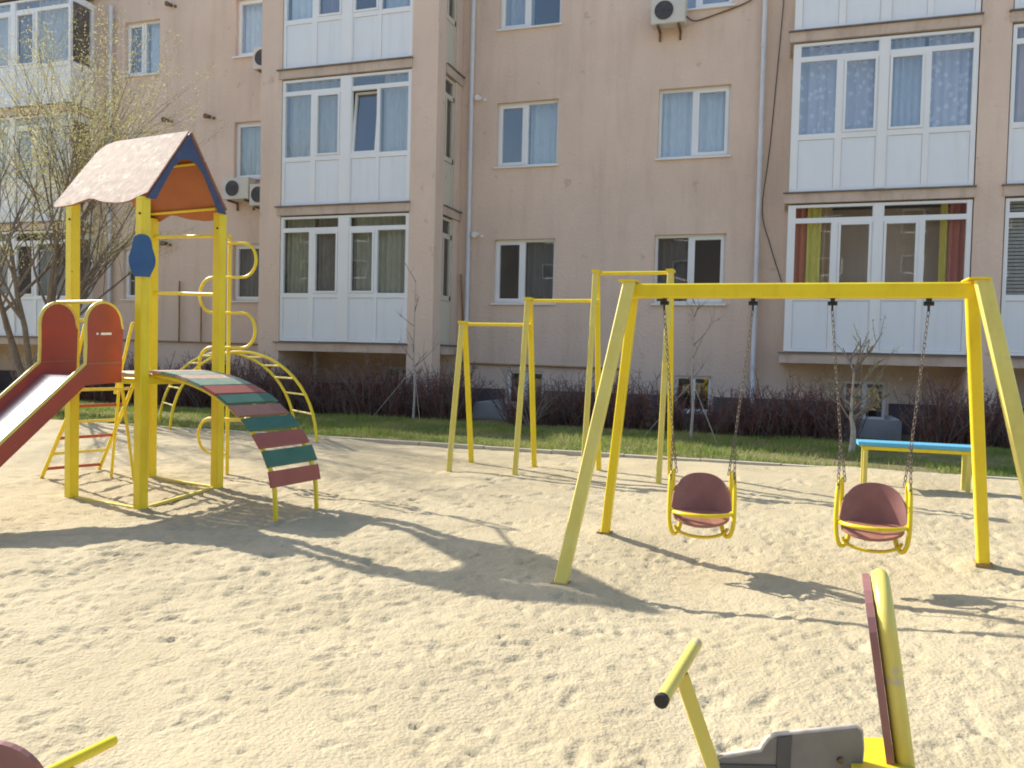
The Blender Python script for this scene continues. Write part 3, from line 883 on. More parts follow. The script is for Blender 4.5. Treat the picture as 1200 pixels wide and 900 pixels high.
# gables with an arched cut-out
gab = [(-0.485, 2.85), (0.0, 3.562), (0.485, 2.85), (0.385, 2.85), (0.29, 3.02), (0.19, 3.19), (0.10, 3.285), (0.0, 3.31), (-0.10, 3.285), (-0.19, 3.19), (-0.29, 3.02), (-0.385, 2.85)]
for p in (HW + 0.065, -HW - 0.0):
    MB().prism(gab, T(p, 0, 0), e2, UP, 0.018).build('gable', M['bluegable'], TW)
# blue plate on the front post
half = [(0.0, 0.212), (0.045, 0.203), (0.078, 0.175), (0.095, 0.13), (0.103, 0.08), (0.118, 0.035), (0.132, -0.015), (0.134, -0.06), (0.122, -0.11), (0.10, -0.155), (0.078, -0.205)]
half = [(a.x * 0.86, a.y * 0.95) for a in spline([V(a, b, 0) for a, b in half], 4)]
pts = half + [(-a, b) for a, b in half[::-1][:-1]]
pts = pts[::-1]
vd = V(0.62, -0.78, 0).normalized()
pc = T(HW + 0.005, -HD, 2.30) + vd * 0.105
MB().prism(pts, pc, V(0.78, 0.62, 0), UP, 0.014).build('plate', M['blue'], TW)

# slide: leaves the platform towards the lower left
SL, SR = -0.43, 0.24
q0s, q1s, q2s = -HD - 0.0, -0.86, -2.24
slope = (0.80 - 1.05) / 1.0
def slz(q_):                      # height of the bed along the slide
    d_ = q1s - q_
    if d_ <= 0: return PZ - 0.03
    L_ = q1s - q2s
    t_ = min(d_ / (L_ * 0.82), 1.0)
    z = PZ - 0.03 - 0.98 * t_
    if d_ > L_ * 0.82: z -= 0.05 * (d_ - L_ * 0.82)
    return z
qs = [q0s, -0.60, -0.74, q1s] + [q1s + (q2s - q1s) * k / 12 for k in range(1, 13)]
bed = MB()
for a in range(len(qs) - 1):
    za, zc = slz(qs[a]), slz(qs[a + 1])
    bed.add([T(SL, qs[a], za), T(SR, qs[a], za), T(SR, qs[a + 1], zc), T(SL, qs[a + 1], zc), T(SL, qs[a], za - 0.02), T(SR, qs[a], za - 0.02), T(SR, qs[a + 1], zc - 0.02), T(SL, qs[a + 1], zc - 0.02)],
            [(0, 1, 2, 3), (7, 6, 5, 4), (1, 5, 6, 2), (0, 3, 7, 4)])
SLD = bed.build('slide', M['steel'], TW)
for p in (SL, SR):
    up_ = [(q_, slz(q_) + 0.105) for q_ in qs if q_ <= q1s]
    lo_ = [(q_, slz(q_) - 0.085) for q_ in qs if q_ <= q1s]
    top = [(-HD - 0.02, PZ - 0.09), (-HD - 0.005, 1.62)]
    for k in range(13):
        a = R(k * 15)
        top.append((-0.672 + 0.185 * math.cos(a), 1.66 + 0.20 * math.sin(a)))
    top.append((q1s + 0.005, 1.45))
    poly = top + up_ + lo_[::-1]
    sd = MB().prism(poly, T(p, 0, 0), e2, UP, 0.022).build('side_board', M['red'], SLD)
    edge = [T(p, q_, z) for q_, z in top[1:]] + [T(p, q_, z + 0.008) for q_, z in up_]
    MB().tube(edge, 0.017, 6).build('edge_tube', M['yellow_old'], sd)
    MB().bar(T(p + 0.014, -HD - 0.03, 1.30), T(p + 0.014, q1s + 0.02, 1.285), 0.012, 0.005, UP).build('batten', M['plank_brown'], sd)
    if p == SR: MB().bar(T(p + 0.013, -0.60, 1.57), T(p + 0.013, -0.71, 1.565), 0.022, 0.003, UP).bar(T(p + 0.013, -0.735, 1.565), T(p + 0.013, -0.755, 1.565), 0.018, 0.003, UP).build('sticker', M['pvc'], sd)
MB().tube([T(SL, -0.68, 1.868), T(SR, -0.68, 1.868)], 0.018, 8).build('grab_bar', M['yellow_old'], SLD)
for p in (SL + 0.03, SR - 0.03):
    z_ = slz(-2.1)
    MB().bar(T(p, -2.1, -0.35), T(p, -2.1, z_ - 0.06), 0.05, 0.05).build('leg', M['yellow'], SLD)

# curved plank ramp on the right side
RW = 0.32
RC = -0.03
def ramp(t_):
    return (0.44 + 1.60 * math.sin(t_), 1.215 - 1.08 * (1 - math.cos(t_)))
ramp_rail = MB()
RP = None
tt = [R(k * 4) for k in range(0, 24)]
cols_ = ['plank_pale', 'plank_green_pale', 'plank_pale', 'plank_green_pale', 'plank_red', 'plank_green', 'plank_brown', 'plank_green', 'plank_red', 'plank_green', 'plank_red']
for q_ in (RC - RW + 0.05, RC + RW - 0.05):
    pts = [T(ramp(a)[0], q_, ramp(a)[1] - 0.035) for a in tt if a <= R(88)]
    last = pts[-1]
    foot = V(last.x + 0.02, last.y, sandz(last.x, last.y) - 0.15)
    ramp_rail.tube([p_ for p_ in pts] + [foot], 0.021, 8)
RP = ramp_rail.build('ramp', M['yellow'], TW)
npl = 11
# arc-length spacing
fine = [R(89) * k / 400 for k in range(401)]
acc = [0.0]
for a, b in zip(fine[:-1], fine[1:]):
    (x0, z0), (x1, z1) = ramp(a), ramp(b)
    acc.append(acc[-1] + math.hypot(x1 - x0, z1 - z0))
LT = acc[-1] * 0.97
for k in range(npl):
    s_ = (k + 0.5) * LT / npl
    i = min(range(401), key=lambda n_: abs(acc[n_] - s_))
    p, z = ramp(fine[i])
    p2, z2 = ramp(fine[min(i + 1, 400)])
    p1, z1 = ramp(fine[max(i - 1, 0)])
    td = (e1 * (p2 - p1) + UP * (z2 - z1)).normalized()
    wob = rnd.uniform(-0.012, 0.012)
    gap = 0.008 if k < 5 else rnd.uniform(0.024, 0.042)
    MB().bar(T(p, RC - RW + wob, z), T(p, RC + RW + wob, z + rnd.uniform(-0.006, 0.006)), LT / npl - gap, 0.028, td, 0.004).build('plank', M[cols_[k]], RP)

# slanting ladder on the left side
LA = [(V(-7.87, 6.98, -0.12), T(-HW - 0.03, -0.30, PZ - 0.04)), (V(-7.62, 7.52, -0.12), T(-HW - 0.03, 0.32, PZ - 0.04))]
lad = MB()
for a, b in LA:
    lad.tube([a, b], 0.021, 8)
LD = lad.build('ladder', M['yellow'], TW)
for k in range(6):
    t_ = 0.16 + k * 0.142
    a, b = LA[0][0].lerp(LA[0][1], t_), LA[1][0].lerp(LA[1][1], t_)
    MB().bar(a, b, 0.032, 0.032).build('rung', M['red_rung' if k % 2 == 0 else 'yellow_old'], LD)
for q_ in (-0.28, 0.27):
    MB().tube(spline([T(-0.84, q_, 0.93), T(-0.68, q_, 1.38), T(-0.585, q_, 1.66), T(-0.545, q_, 1.71), T(-HW - 0.02, q_ + (0.1 if q_ > 0 else -0.1), 1.705), T(-HW, HD if q_ > 0 else -HD, 1.69)], 5), 0.017, 6).build('handrail', M['yellow'], LD)
for dx in (-0.16, 0.14):
    MB().tube([T(-HW - 0.22, 0.25, PZ - 0.06), T(-HW - 0.22 + dx * 1.4, 0.30, -0.15)], 0.016, 6).build('strut', M['yellow'], LD)

# serpentine climbing pole behind the right rear post
PX, PY = -5.99, 7.80
pole = MB().tube([(PX, PY, -0.2), (PX, PY, 2.74)], 0.021, 8).tube([(PX, PY, 2.70), T(HW, HD, 2.70)], 0.019, 8).build('climbing_pole', M['yellow'], TW)
lev = [0.26, 0.66, 1.07, 1.47, 1.86, 2.26, 2.64]
pd = V(0.985, 0.02, 0).normalized()
pts = [V(PX, PY - 0.03, lev[0])]
for i in range(len(lev) - 1):
    sg = -1 if i % 2 == 0 else 1
    c = V(PX, PY - 0.03, (lev[i] + lev[i + 1]) / 2)
    rz = (lev[i + 1] - lev[i]) / 2
    pts += [c + pd * sg * (0.20 + 0.17 * math.cos(R(a))) + UP * rz * math.sin(R(a)) for a in range(-90, 91, 15)]
    pts.append(V(PX, PY - 0.03, lev[i + 1]))
MB().tube(pts, 0.0165, 8).build('serpentine_rail', M['yellow'], pole)

# ------------------------------------------------------------------ arched ladder climber behind the tower
AC = root('arch_climber', (-7.9, 10.6, 0.12), 'low yellow arched climbing ladder behind the plank ramp', 'climbing frame')
def arch_pts(x0, y0, x1, y1, zt, n=28):
    out = []
    for k in range(n + 1):
        a = R(180 - 180 * k / n)
        s_ = 0.5 + 0.5 * math.cos(a)
        out.append(V(x0 + (x1 - x0) * s_, y0 + (y1 - y0) * s_, 0.02 + (zt - 0.02) * math.sin(a) ** 0.9))
    return out
a2 = arch_pts(-9.25, 10.62, -6.40, 10.35, 1.42)
a1 = arch_pts(-10.02, 11.25, -7.17, 10.98, 1.40)
MB().tube(a2, 0.022, 8).build('arch_rail', M['yellow'], AC)
MB().tube(a1, 0.022, 8).build('arch_rail', M['yellow'], AC)
for k in range(3, 27, 2):
    MB().tube([a1[k], a2[k]], 0.016, 6).build('rung', M['yellow_old'], AC)

# ------------------------------------------------------------------ pull-up bars of three heights
PB = root('pull_up_bars', (-2.5, 9.4, 0.08), 'yellow pull-up bars stepping up in three heights behind the swings', 'exercise bars')
fx = [-3.79, -2.95, -2.13, -1.27]
ft = [1.84, 2.13, 2.45, 2.45]
for x, z in zip(fx, ft):
    yn, yfar = 9.08, 9.80
    ym = (yn + yfar) / 2
    MB().bar((x - 0.02, yn, sandz(x, yn) - 0.2), (x, ym - 0.045, z), 0.058, 0.05, (1, 0, 0)).build('leg', M['yellow_old'], PB)
    MB().bar((x + 0.02, yfar, sandz(x, yfar) - 0.2), (x, ym + 0.045, z), 0.058, 0.05, (1, 0, 0)).build('leg', M['yellow'], PB)
    MB().bar((x, ym - 0.09, z + 0.012), (x, ym + 0.09, z + 0.012), 0.085, 0.03, (1, 0, 0)).build('top_plate', M['yellow'], PB)
for i in range(3):
    z = ft[i] if i < 2 else 2.45
    MB().tube([(fx[i] - 0.03, 9.44, z - 0.01), (fx[i + 1] + 0.03, 9.44, z - 0.01)], 0.021, 8).build('crossbar', M['yellow'], PB)
for i in (1, 2):
    z = ft[i - 1] - 0.02
    h_ = 0.36 * (ft[i] - z) / ft[i] + 0.04
    MB().bar((fx[i], 9.44 - h_, z - 0.02), (fx[i], 9.44 + h_, z - 0.02), 0.04, 0.03).build('brace', M['yellow'], PB)

# ------------------------------------------------------------------ swing set
SY_ = 6.25
SW = root('swing_set', (0.02, SY_, -0.06), 'yellow square-tube swing frame with splayed legs', 'swing frame')
BZ = 1.968
MB().bar((-1.16, SY_, BZ), (1.19, SY_, BZ), 0.10, 0.108, (0, 1, 0), 0.01).build('beam', M['yellow'], SW)
MB().bar((-1.44, 5.35, -0.3), (-1.135, SY_ - 0.085, 2.03), 0.09, 0.06, (1, 0, 0), 0.008).build('leg', M['yellow_old'], SW)
MB().bar((-1.43, 6.84, -0.3), (-1.125, SY_ + 0.085, 2.01), 0.072, 0.075, (1, 0, 0), 0.008).build('leg', M['yellow'], SW)
MB().bar((1.50, 7.02, -0.3), (1.195, SY_ + 0.085, 1.99), 0.082, 0.085, (1, 0, 0), 0.008).build('leg', M['yellow'], SW)
MB().bar((1.62, 5.40, -0.3), (1.225, SY_ - 0.085, 2.03), 0.10, 0.06, (1, 0, 0), 0.008).build('leg', M['yellow_old'], SW)
for x in (-1.15, 1.20):
    MB().bar((x, SY_ - 0.13, 2.04), (x, SY_ + 0.13, 2.04), 0.13, 0.012, (1, 0, 0)).build('cap_plate', M['yellow'], SW)
for x in (-0.88, -0.237, 0.304, 0.921):
    mb = MB().bar((x, SY_, 1.912), (x, SY_, 1.885), 0.03, 0.06, (1, 0, 0)).tube([(x - 0.032, SY_, 1.878), (x + 0.032, SY_, 1.878)], 0.015, 8)
    mb.bar((x, SY_, 1.87), (x, SY_, 1.825), 0.014, 0.026, (1, 0, 0))
    mb.build('hanger', M['black'], SW)

def chain_mb(mb, a, b):
    a, b = Vector(a), Vector(b)
    d = (b - a)
    L_ = d.length
    d.normalize()
    x = d.orthogonal().normalized()
    y = d.cross(x)
    n = max(2, round(L_ / 0.037))
    st = L_ / n
    for k in range(n):
        c = a + d * st * (k + 0.5)
        ax = x if k % 2 else y
        pts = []
        for j in range(10):
            t_ = 2 * math.pi * j / 10
            pts.append(c + d * (0.021 * math.cos(t_) + (0.004 if math.cos(t_) > 0 else -0.004)) + ax * 0.0095 * math.sin(t_))
        mb.tube(pts, 0.0029, 5, closed=True)
    return mb

def swing(cx, xa, xb, zc, yaw, label):
    t = root('swing', (cx, SY_ - 0.05, zc), label, 'swing', 'swings hanging from the frame')
    o0 = V(cx, SY_ - 0.05, zc)
    c_, s_ = math.cos(yaw), math.sin(yaw)
    tl = R(-9)
    def S(x, y, z, tilt=True):
        if tilt: y, z = y * math.cos(tl) - z * math.sin(tl) * -1 * 0 - 0, z - y * math.sin(tl) * 1.0
        return o0 + V(x * c_ - y * s_, x * s_ + y * c_, z)
    # seat board: rounded, dipping towards the front
    ring = []
    for k in range(28):
        a = 2 * math.pi * k / 28
        ring.append((0.205 * math.cos(a), 0.175 * math.sin(a)))
    n = len(ring)
    up_ = [S(x, y, 0.012 + 0.02 * ((x / 0.2) ** 2)) for x, y in ring]
    dn = [S(x, y, -0.008 + 0.02 * ((x / 0.2) ** 2)) for x, y in ring]
    MB().add(up_ + dn, [tuple(range(n)), tuple(range(2 * n - 1, n - 1, -1))] + [(k, n + k, n + (k + 1) % n, (k + 1) % n) for k in range(n)]).build('seat', M['seat_brown'], t)
    # backrest: half disc, bent around the back
    mb = MB()
    nu, nv = 18, 6
    gridf, gridb = [], []
    for j in range(nv + 1):
        for i in range(nu + 1):
            s__ = -1 + 2 * i / nu
            w_ = 0.225
            top_ = 0.295 * math.sqrt(max(0, 1 - (abs(s__) ** 2.3))) + 0.02
            z = 0.015 + (top_ - 0.015) * j / nv
            ang = s__ * 0.95
            x = w_ * math.sin(ang) / math.sin(0.95)
            y = 0.175 * math.cos(ang) - 0.01 + 0.05 * z / 0.3
            gridf.append(S(x, y, z, False))
            gridb.append(S(x * 1.03, y + 0.012, z, False))
    m_ = nu + 1
    fs = [(j * m_ + i, j * m_ + i + 1, (j + 1) * m_ + i + 1, (j + 1) * m_ + i) for j in range(nv) for i in range(nu)]
    mb.add(gridf, fs, True)
    mb.add(gridb, [f_[::-1] for f_ in fs], True)
    N_ = len(gridf)
    allv = gridf + gridb
    edge = [(nv * m_ + i, nv * m_ + i + 1, N_ + nv * m_ + i + 1, N_ + nv * m_ + i) for i in range(nu)]
    mb.add(allv, edge)
    mb.build('backrest', M['maroon'], t)
    # front bar
    pts = [S(0.222 * math.cos(R(a)), 0.02 + 0.215 * math.sin(R(a)), 0.055, False) for a in range(180, 361, 10)]
    MB().tube(pts, 0.0155, 8).build('front_bar', M['yellow'], t)
    # support under the seat
    pts = [S(0.19 * math.cos(R(a)), -0.02 + 0.02 * math.sin(R(a)), -0.055 + 0.075 * math.sin(R(a)), False) for a in range(180, 361, 12)]
    MB().tube(pts, 0.012, 8).build('under_bar', M['yellow'], t)
    for sg in (-1, 1):
        pts = spline([S(sg * 0.212, 0.16, 0.05, False), S(sg * 0.216, 0.165, 0.19, False), S(sg * 0.214, 0.135, 0.30, False), S(sg * 0.216, 0.06, 0.345, False), S(sg * 0.230, 0.0, 0.30, False),
                      S(sg * 0.234, -0.045, 0.16, False), S(sg * 0.232, -0.05, 0.0, False), S(sg * 0.214, -0.05, -0.09, False), S(sg * 0.185, -0.03, -0.115, False), S(sg * 0.158, -0.01, -0.075, False), S(sg * 0.145, 0.0, -0.01, False)], 5)
        MB().tube(pts, 0.0165, 8).build('arm', M['yellow'], t)
        xt = xa if sg < 0 else xb
        top = V(xt, SY_, 1.83)
        yk = S(sg * 0.225, 0.0, 0.62, False)
        mb = chain_mb(MB(), top, yk)
        chain_mb(mb, yk, S(sg * 0.19, 0.065, 0.33, False))
        chain_mb(mb, yk, S(sg * 0.231, -0.02, 0.28, False))
        mb.build('chain', M['chain'], t)
    return t
swing(-0.555, -0.88, -0.237, 0.275, R(6), 'left chain swing with maroon bucket seat, nearer the pull-up bars')
swing(0.615, 0.304, 0.921, 0.285, R(-7), 'right chain swing with maroon bucket seat, in front of the blue bench')

M['rust'] = mat('rusty_steel', (0.24, 0.14, 0.07), (0.40, 0.28, 0.09), scale=18, rough=0.8)
for x_, y_ in ((-1.414, 5.42), (-1.40, 6.79), (1.463, 6.94)):
    z_ = sandz(x_, y_)
    MB().box(x_ - 0.06, x_ + 0.06, y_ - 0.055, y_ + 0.055, z_ - 0.08, z_ + 0.006).build('foot_plate', M['rust'], SW)

# ------------------------------------------------------------------ bench
BN = root('bench', (1.37, 9.85, 0.11), 'backless bench with light blue plank on yellow legs', 'bench')
MB().bar((0.79, 9.85, 0.585), (1.97, 9.85, 0.585), 0.30, 0.045, (0, 1, 0), 0.006).build('seat', M['benchblue'], BN)
MB().bar((0.84, 9.73, 0.54), (1.93, 9.73, 0.54), 0.04, 0.04, (0, 1, 0)).bar((0.84, 9.97, 0.54), (1.93, 9.97, 0.54), 0.04, 0.04, (0, 1, 0)).build('rail', M['yellow'], BN)
for x in (0.87, 1.88):
    for y in (9.73, 9.97):
        MB().bar((x, y, -0.1), (x, y, 0.52), 0.045, 0.035, (1, 0, 0)).build('leg', M['yellow_old'], BN)

# ------------------------------------------------------------------ spring riders in the foreground
def coil(mb, c, r_, z0, z1, turns, rad):
    pts = [V(c[0] + r_ * math.cos(2 * math.pi * t_ / 14), c[1] + r_ * math.sin(2 * math.pi * t_ / 14), z0 + (z1 - z0) * t_ / (turns * 14)) for t_ in range(turns * 14 + 1)]
    return mb.tube(pts, rad, 6)

def camp(x, y, Z):
    """a point at depth Z (metres) along the view, used to work out where the near toys stand"""
    return V(0, 0, 1.45) + (r * ((x - 600) / 960) - u * ((y - 450) / 960) + f) * Z

# car-shaped rider, lower right
ZD = 2.2
c0 = camp(930, 900, ZD)
along = V(r.x, r.y, 0).normalized()           # rider faces left
deep = V(-along.y, along.x, 0)
gz0 = gz(c0.y)
def P_(a, d, z): return V(c0.x, c0.y, 0) + along * a + deep * d + UP * z
SRR = root('spring_rider', (c0.x, c0.y, gz0), 'grey car-shaped spring rider with yellow T-handle and maroon backrest', 'spring rider')
coil(MB(), (c0.x, c0.y), 0.085, gz0 + 0.03, gz0 + 0.36, 5, 0.014).build('spring', M['black'], SRR)
MB().box(c0.x - 0.14, c0.x + 0.14, c0.y - 0.14, c0.y + 0.14, gz0 - 0.06, gz0 + 0.035).build('base_plate', M['yellow_old'], SRR)
deck = gz0 + 0.37
MB().bar(P_(-0.36, 0.10, deck), P_(0.34, 0.10, deck), 0.17, 0.03, deep).build('deck', M['maroon'], SRR)
zt = c0.z
car = [(-0.26, deck - 0.10), (-0.245, zt - 0.12), (-0.225, zt - 0.02), (-0.212, zt + 0.016), (-0.195, zt + 0.026), (-0.092, zt + 0.046), (-0.083, zt + 0.062), (-0.070, zt + 0.080), (-0.050, zt + 0.090),
       (0.163, zt + 0.117), (0.176, zt + 0.105), (0.181, zt + 0.06), (0.178, zt + 0.0), (0.30, zt - 0.05), (0.36, zt - 0.09), (0.36, deck - 0.10)]
cb = MB().prism(car, P_(0, 0, 0), along, UP, 0.02).build('side_board', M['greyboard'], SRR)
strip = [(-0.050, zt - 0.10), (-0.050, zt + 0.087), (-0.012, zt + 0.0925), (-0.015, zt - 0.10)]
MB().prism(strip, P_(0, -0.0125, 0), along, UP, 0.003).build('window_stripe', M['greydark'], cb)
MB().prism([(-0.21, zt - 0.03), (-0.205, zt + 0.012), (-0.052, zt + 0.012), (-0.052, zt - 0.03)], P_(0, -0.0125, 0), along, UP, 0.003).build('window_stripe', M['greydark'], cb)
ed = [P_(a, 0, z) for a, z in car[3:13]]
MB().tube(ed, 0.0085, 5).build('worn_edge', M['plyedge'], cb)
for a_, z_ in ((-0.17, zt - 0.055), (0.12, zt + 0.03), (0.14, zt - 0.06)):
    MB().tube([P_(a_, -0.010, z_), P_(a_, -0.0165, z_)], 0.009, 8).build('bolt', M['chain'], cb)
# T-handle
h0 = camp(797, 787, ZD)
hb = camp(840, 912, ZD)
axis = (h0 - hb).normalized()
MB().bar(hb - axis * 0.25, h0 - axis * 0.008, 0.038, 0.03, along).build('handle_post', M['yellow_old'], SRR)
ha, hz_ = camp(776, 820, ZD - 0.16), camp(816, 754, ZD + 0.15)
hd = MB().tube([ha, hz_], 0.0175, 12).build('handlebar', M['yellow_old'], SRR)
dd = (hz_ - ha).normalized()
MB().tube([ha - dd * 0.012, ha + dd * 0.004], 0.0184, 12).build('end_plug', M['black'], hd)
# backrest: maroon board in a yellow tube hoop, seen edge on
t0, t1 = camp(1034, 694, ZD), camp(1062, 905, ZD)
lean_ = (t0 - t1).normalized()
vdir = V(f.x, f.y, 0).normalized() * 1.0 + r * 0.40
vdir = V(vdir.x, vdir.y, 0).normalized()
hoop = []
Lh = (t0 - t1).length
hoop += [t1 - lean_ * 0.22, t1, t1 + lean_ * (Lh - 0.12)]
ctr = t1 + lean_ * (Lh - 0.13) + vdir * 0.15
hoop += [ctr - vdir * 0.15 * math.cos(R(a)) + lean_ * 0.13 * math.sin(R(a)) for a in range(15, 166, 15)]
hoop += [t1 + lean_ * (Lh - 0.12) + vdir * 0.30, t1 - lean_ * 0.22 + vdir * 0.30]
br = MB().tube(hoop, 0.025, 10).build('backrest_hoop', M['yellow_old'], SRR)
side_n = vdir.cross(lean_).normalized()
if side_n.dot(r) > 0: side_n = -side_n
poly = [(-0.03, -0.15), (0.33, -0.15), (0.33, Lh - 0.14)] + [(0.15 + 0.18 * math.cos(R(a)), Lh - 0.14 + 0.15 * math.sin(R(a))) for a in range(15, 166, 15)] + [(-0.03, Lh - 0.14)]
MB().prism(poly, t1 + side_n * 0.036, vdir, lean_, 0.020).build('backrest_board', M['maroon'], SRR)
s0 = camp(1018, 897, ZD + 0.02)
MB().bar(s0 - along * 0.06 - UP * 0.01, s0 + along * 0.10 - UP * 0.01, 0.26, 0.06, deep).build('seat', M['yellow'], SRR)

# rider in the lower left corner: only its round back and handle reach into the picture
ZE = 2.15
d0 = camp(20, 960, ZE)
gz1 = gz(d0.y)
SRL = root('spring_rider', (d0.x, d0.y, gz1), 'spring rider at the lower left corner, round maroon top and yellow handle showing', 'spring rider')
def Q_(a, d, z): return V(d0.x, d0.y, 0) + along * a + deep * d + UP * z
coil(MB(), (d0.x, d0.y), 0.085, gz1 + 0.03, gz1 + 0.33, 5, 0.014).build('spring', M['black'], SRL)
MB().box(d0.x - 0.14, d0.x + 0.14, d0.y - 0.14, d0.y + 0.14, gz1 - 0.06, gz1 + 0.035).build('base_plate', M['yellow_old'], SRL)
MB().bar(Q_(-0.30, 0, gz1 + 0.34), Q_(0.36, 0, gz1 + 0.34), 0.24, 0.03, deep).build('deck', M['maroon'], SRL)
dt = camp(-8, 869, ZE)
cz = dt.z - 0.15
disc = [(-0.15, gz1 + 0.36)] + [(0.15 * math.cos(R(a)), cz + 0.15 * math.sin(R(a))) for a in range(180, -1, -10)] + [(0.15, gz1 + 0.36)]
o_ = V(dt.x, dt.y, 0)
MB().prism(disc, o_, along, UP, 0.02).build('back_board', M['maroon'], SRL)
ha, hz_ = camp(52, 908, ZE - 0.08), camp(133, 868, ZE + 0.16)
hd = MB().tube([ha, hz_], 0.015, 10).build('handlebar', M['yellow'], SRL)
hm = ha.lerp(hz_, 0.28)
MB().bar(hm - UP * 0.015, V(hm.x - 0.03, hm.y + 0.02, gz1 + 0.35), 0.045, 0.03, along).build('handle_post', M['yellow'], SRL)

# ------------------------------------------------------------------ plants
def branch(mb, p, d, L_, rad, depth, r_, tips, bend=0.25, up=0.15, kids=(2, 4), shrink=0.68, n=5, sides=6, droop=0.0):
    pts, rads = [p], [rad]
    d = d.normalized()
    for k in range(n):
        d = (d + V(r_.gauss(0, bend), r_.gauss(0, bend), r_.gauss(0, bend) + up - droop * (k / n)) * (1.0 / n)).normalized()
        p = p + d * L_ / n
        pts.append(p)
        rads.append(rad * (1 - 0.62 * (k + 1) / n))
    mb.tube(pts, rads, sides if depth > 1 else 4 if depth > 0 else 3, cap=False)
    if depth == 0:
        tips.append(pts)
        return
    for k in range(r_.randint(*kids)):
        t_ = r_.uniform(0.35, 1.0)
        i = min(int(t_ * n), n - 1)
        q_ = pts[i].lerp(pts[i + 1], t_ * n - i) if i < n else pts[-1]
        a = r_.uniform(0, 6.283)
        o_ = V(math.cos(a), math.sin(a), r_.uniform(-0.1, 0.5))
        branch(mb, q_, d * 0.9 + o_ * r_.uniform(0.4, 0.9), L_ * shrink * r_.uniform(0.75, 1.2), max(rads[i] * 0.62, 0.003), depth - 1, r_, tips, bend, up, kids, shrink, n, sides, droop)

def leaves(tips, count, size, r_, spread):
    mb = MB()
    vs_, fs = [], []
    for _ in range(count):
        pts = r_.choice(tips)
        t_ = r_.random() ** 0.7 * (len(pts) - 1)
        i = min(int(t_), len(pts) - 2)
        c = pts[i].lerp(pts[i + 1], t_ - i) + V(r_.gauss(0, spread), r_.gauss(0, spread), r_.gauss(0, spread))
        a = V(r_.gauss(0, 1), r_.gauss(0, 1), r_.gauss(-0.3, 1)).normalized()
        b = a.orthogonal().normalized()
        s_ = size * r_.uniform(0.6, 1.5)
        o_ = len(vs_)
        vs_ += [c - b * s_ * 0.28, c + a * s_ * 0.5 + b * 0.0, c + b * s_ * 0.28, c - a * s_ * 0.5]
        fs.append((o_, o_ + 1, o_ + 2, o_ + 3))
    return mb.add(vs_, fs)

def tree(loc, stems, label, leafn, lsize, depth, seed, bark='bark', leafm='leaf', kids=(3, 4), bend=0.35, up=0.2, spread=0.05, droop=0.0, shrink=0.68, n=6):
    r_ = random.Random(seed)
    t = root('tree', loc, label, 'tree')
    mb = MB()
    tips = []
    trunk = MB()
    for d, L_, rad in stems:
        branch(trunk, V(*loc) - UP * 0.1, V(*d), L_, rad, depth, r_, tips, bend, up, kids, shrink, n, 7, droop)
    trunk.build('trunk', M[bark], t)
    leaves(tips, leafn, lsize, r_, spread).build('crown', M[leafm], t)
    return t

tree((-13.35, 11.75, 0.2), [((-0.30, 0.05, 1), 3.2, 0.085), ((0.05, 0.12, 1), 3.4, 0.09), ((0.26, 0.0, 1), 3.3, 0.075), ((0.30, 0.15, 1), 3.1, 0.065), ((0.12, -0.2, 1), 3.4, 0.07), ((-0.05, 0.3, 1), 3.3, 0.07), ((0.18, 0.3, 1), 3.1, 0.06)],
     'many-stemmed pale budding tree at the left edge in front of the building', 44000, 0.024, 3, 5, kids=(4, 5), bend=0.30, up=0.30, spread=0.06, droop=0.25, shrink=0.72)

# hedge of bare maroon bushes
def bush_mesh(seed):
    r_ = random.Random(seed)
    mbs = [MB(), MB()]
    for k in range(76):
        a, rr = r_.uniform(0, 6.283), 0.30 * math.sqrt(r_.random())
        p = V(rr * math.cos(a), rr * math.sin(a), -0.03)
        d = V(math.cos(a) * 0.35 * rr / 0.3 + r_.gauss(0, 0.16), math.sin(a) * 0.35 * rr / 0.3 + r_.gauss(0, 0.16), 1).normalized()
        L_ = r_.uniform(0.35, 0.85) if r_.random() < 0.75 else r_.uniform(0.8, 1.15)
        pts, rads = [p], [0.008]
        for j in range(4):
            d = (d + V(r_.gauss(0, 0.16), r_.gauss(0, 0.16), r_.gauss(0, 0.05))).normalized()
            p = p + d * L_ / 4
            pts.append(p)
            rads.append(0.0085 * (1 - 0.16 * j))
        which = 0 if r_.random() < 0.62 else 1
        mbs[which].tube(pts, rads, 3, cap=False)
        for j in (1, 2, 3):
            for _ in range(2):
                q_ = pts[j].lerp(pts[j + 1], r_.random())
                dv = V(r_.gauss(0, 0.6), r_.gauss(0, 0.6), r_.uniform(0.1, 0.9)).normalized()
                mbs[which].tube([q_, q_ + dv * r_.uniform(0.06, 0.2)], [0.005, 0.003], 3, cap=False)
    return mbs
bush_src = []
for s_ in range(4):
    t = root('hedge_bush', (0, 0, 0), 'bare maroon twiggy bush in the hedge along the building wall', 'bush', 'bare hedge bushes along the wall')
    m1, m2 = bush_mesh(100 + s_)
    m1.build('twigs', M['hedge_red'], t)
    m2.build('stems', M['hedge_grey'], t)
    bush_src.append([t, False])
x = -16.6
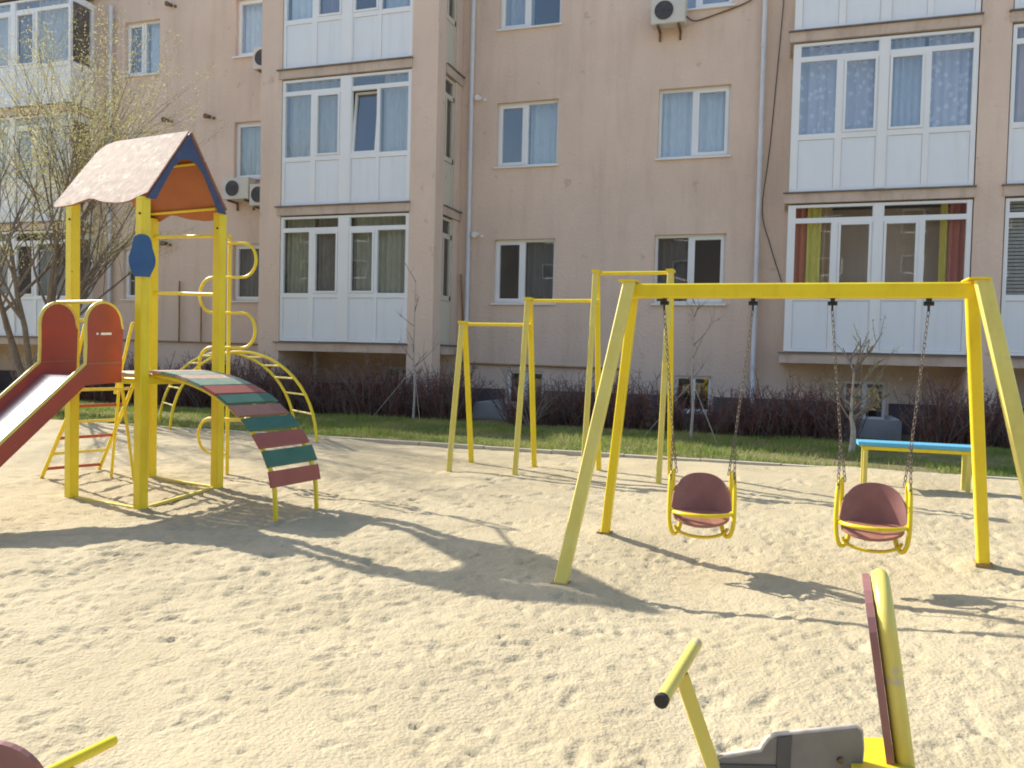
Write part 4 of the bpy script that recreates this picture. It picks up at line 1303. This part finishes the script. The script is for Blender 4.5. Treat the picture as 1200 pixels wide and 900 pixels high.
while x < 6.8:
    for row, yb in ((0, 14.55), (1, 15.02)):
        xx = x + 0.26 * row + rnd.uniform(-0.08, 0.08)
        if -5.98 < xx < -4.66 or 0.86 < xx < 2.0 or (row and rnd.random() < 0.3): continue
        e = rnd.choice(bush_src)
        if not e[1]:
            t = e[0]
            e[1] = True
        else:
            t = copy_tree(e[0])
        yy = yb + rnd.uniform(-0.08, 0.08)
        t.location = (xx, yy, lawnz(xx, yy))
        t.rotation_euler = (0, 0, rnd.uniform(0, 6.28))
        s_ = rnd.uniform(0.72, 1.15)
        t.scale = (s_, s_, s_ * rnd.uniform(0.9, 1.1) * (0.92 if -4.6 < xx < -1.2 else 1.0))
    x += 0.50

def sapling(x, y, h, label, seed, lean=(0, 0), rad=0.022, spread=0.5, guys=True, nb=9, bud=0, low=0.5, bark='white_bark', name='sapling'):
    z0 = lawnz(x, y)
    r_ = random.Random(seed)
    t = root(name, (x, y, z0), label, 'tree')
    pts = spline([(x, y, z0 - 0.1), (x + 0.02, y, z0 + h * 0.25), (x - 0.015 + lean[0] * 0.5, y, z0 + h * 0.5), (x + lean[0], y + lean[1], z0 + h)], 5)
    MB().tube(pts, [rad * (1 - 0.75 * k / (len(pts) - 1)) for k in range(len(pts))], 7).build('trunk', M[bark], t)
    mb, tips = MB(), []
    for k in range(nb):
        i = int(len(pts) * r_.uniform(low, 0.98))
        a = r_.uniform(0, 6.283)
        branch(mb, pts[i], V(math.cos(a), math.sin(a), r_.uniform(0.4, 1.4)), spread * r_.uniform(0.6, 1.1), rad * 0.38, 1, r_, tips, 0.3, 0.25, (2, 4), 0.6, 4, 5)
    mb.build('branches', M['grey_twig'], t)
    if bud: leaves(tips, bud, 0.026, r_, 0.015).build('buds', M['bud'], t)['kind'] = 'stuff'
    if guys:
        for a in (V(-0.75, -0.35, 0), V(0.5, -0.75, 0), V(0.35, 0.6, 0)):
            e_ = V(x, y, 0) + a * 0.95
            e_.z = lawnz(e_.x, e_.y)
            MB().tube([V(x, y, z0 + min(h * 0.42, 1.0)), e_], 0.005, 4).build('guy_string', M['string'], t)
    return t
sapling(-6.60, 14.0, 2.6, 'thin limewashed sapling with guy strings in front of the bay pillar', 3, rad=0.026, nb=7)
sapling(-1.40, 13.35, 2.15, 'thin limewashed sapling with guy strings under the middle right window', 4, rad=0.026, nb=8)
sapling(0.92, 12.45, 1.15, 'short stout limewashed sapling with green buds behind the right swing', 8, rad=0.05, spread=0.62, guys=False, nb=13, bud=420, low=0.45)

sh = root('bare_shrub', (-4.25, 13.9, lawnz(-4.25, 13.9)), 'bare grey spreading shrub beside the concrete window well', 'bush')
mb, tips = MB(), []
r_ = random.Random(21)
for k in range(11):
    a = r_.uniform(0, 6.283)
    branch(mb, V(-4.25 + r_.gauss(0, 0.05), 13.9 + r_.gauss(0, 0.05), 0.17), V(math.cos(a) * 0.9, math.sin(a) * 0.5, r_.uniform(0.8, 1.5)), r_.uniform(0.5, 0.8), 0.011, 2, r_, tips, 0.3, 0.1, (2, 4), 0.62, 4, 5)
mb.build('branches', M['grey_twig'], sh)
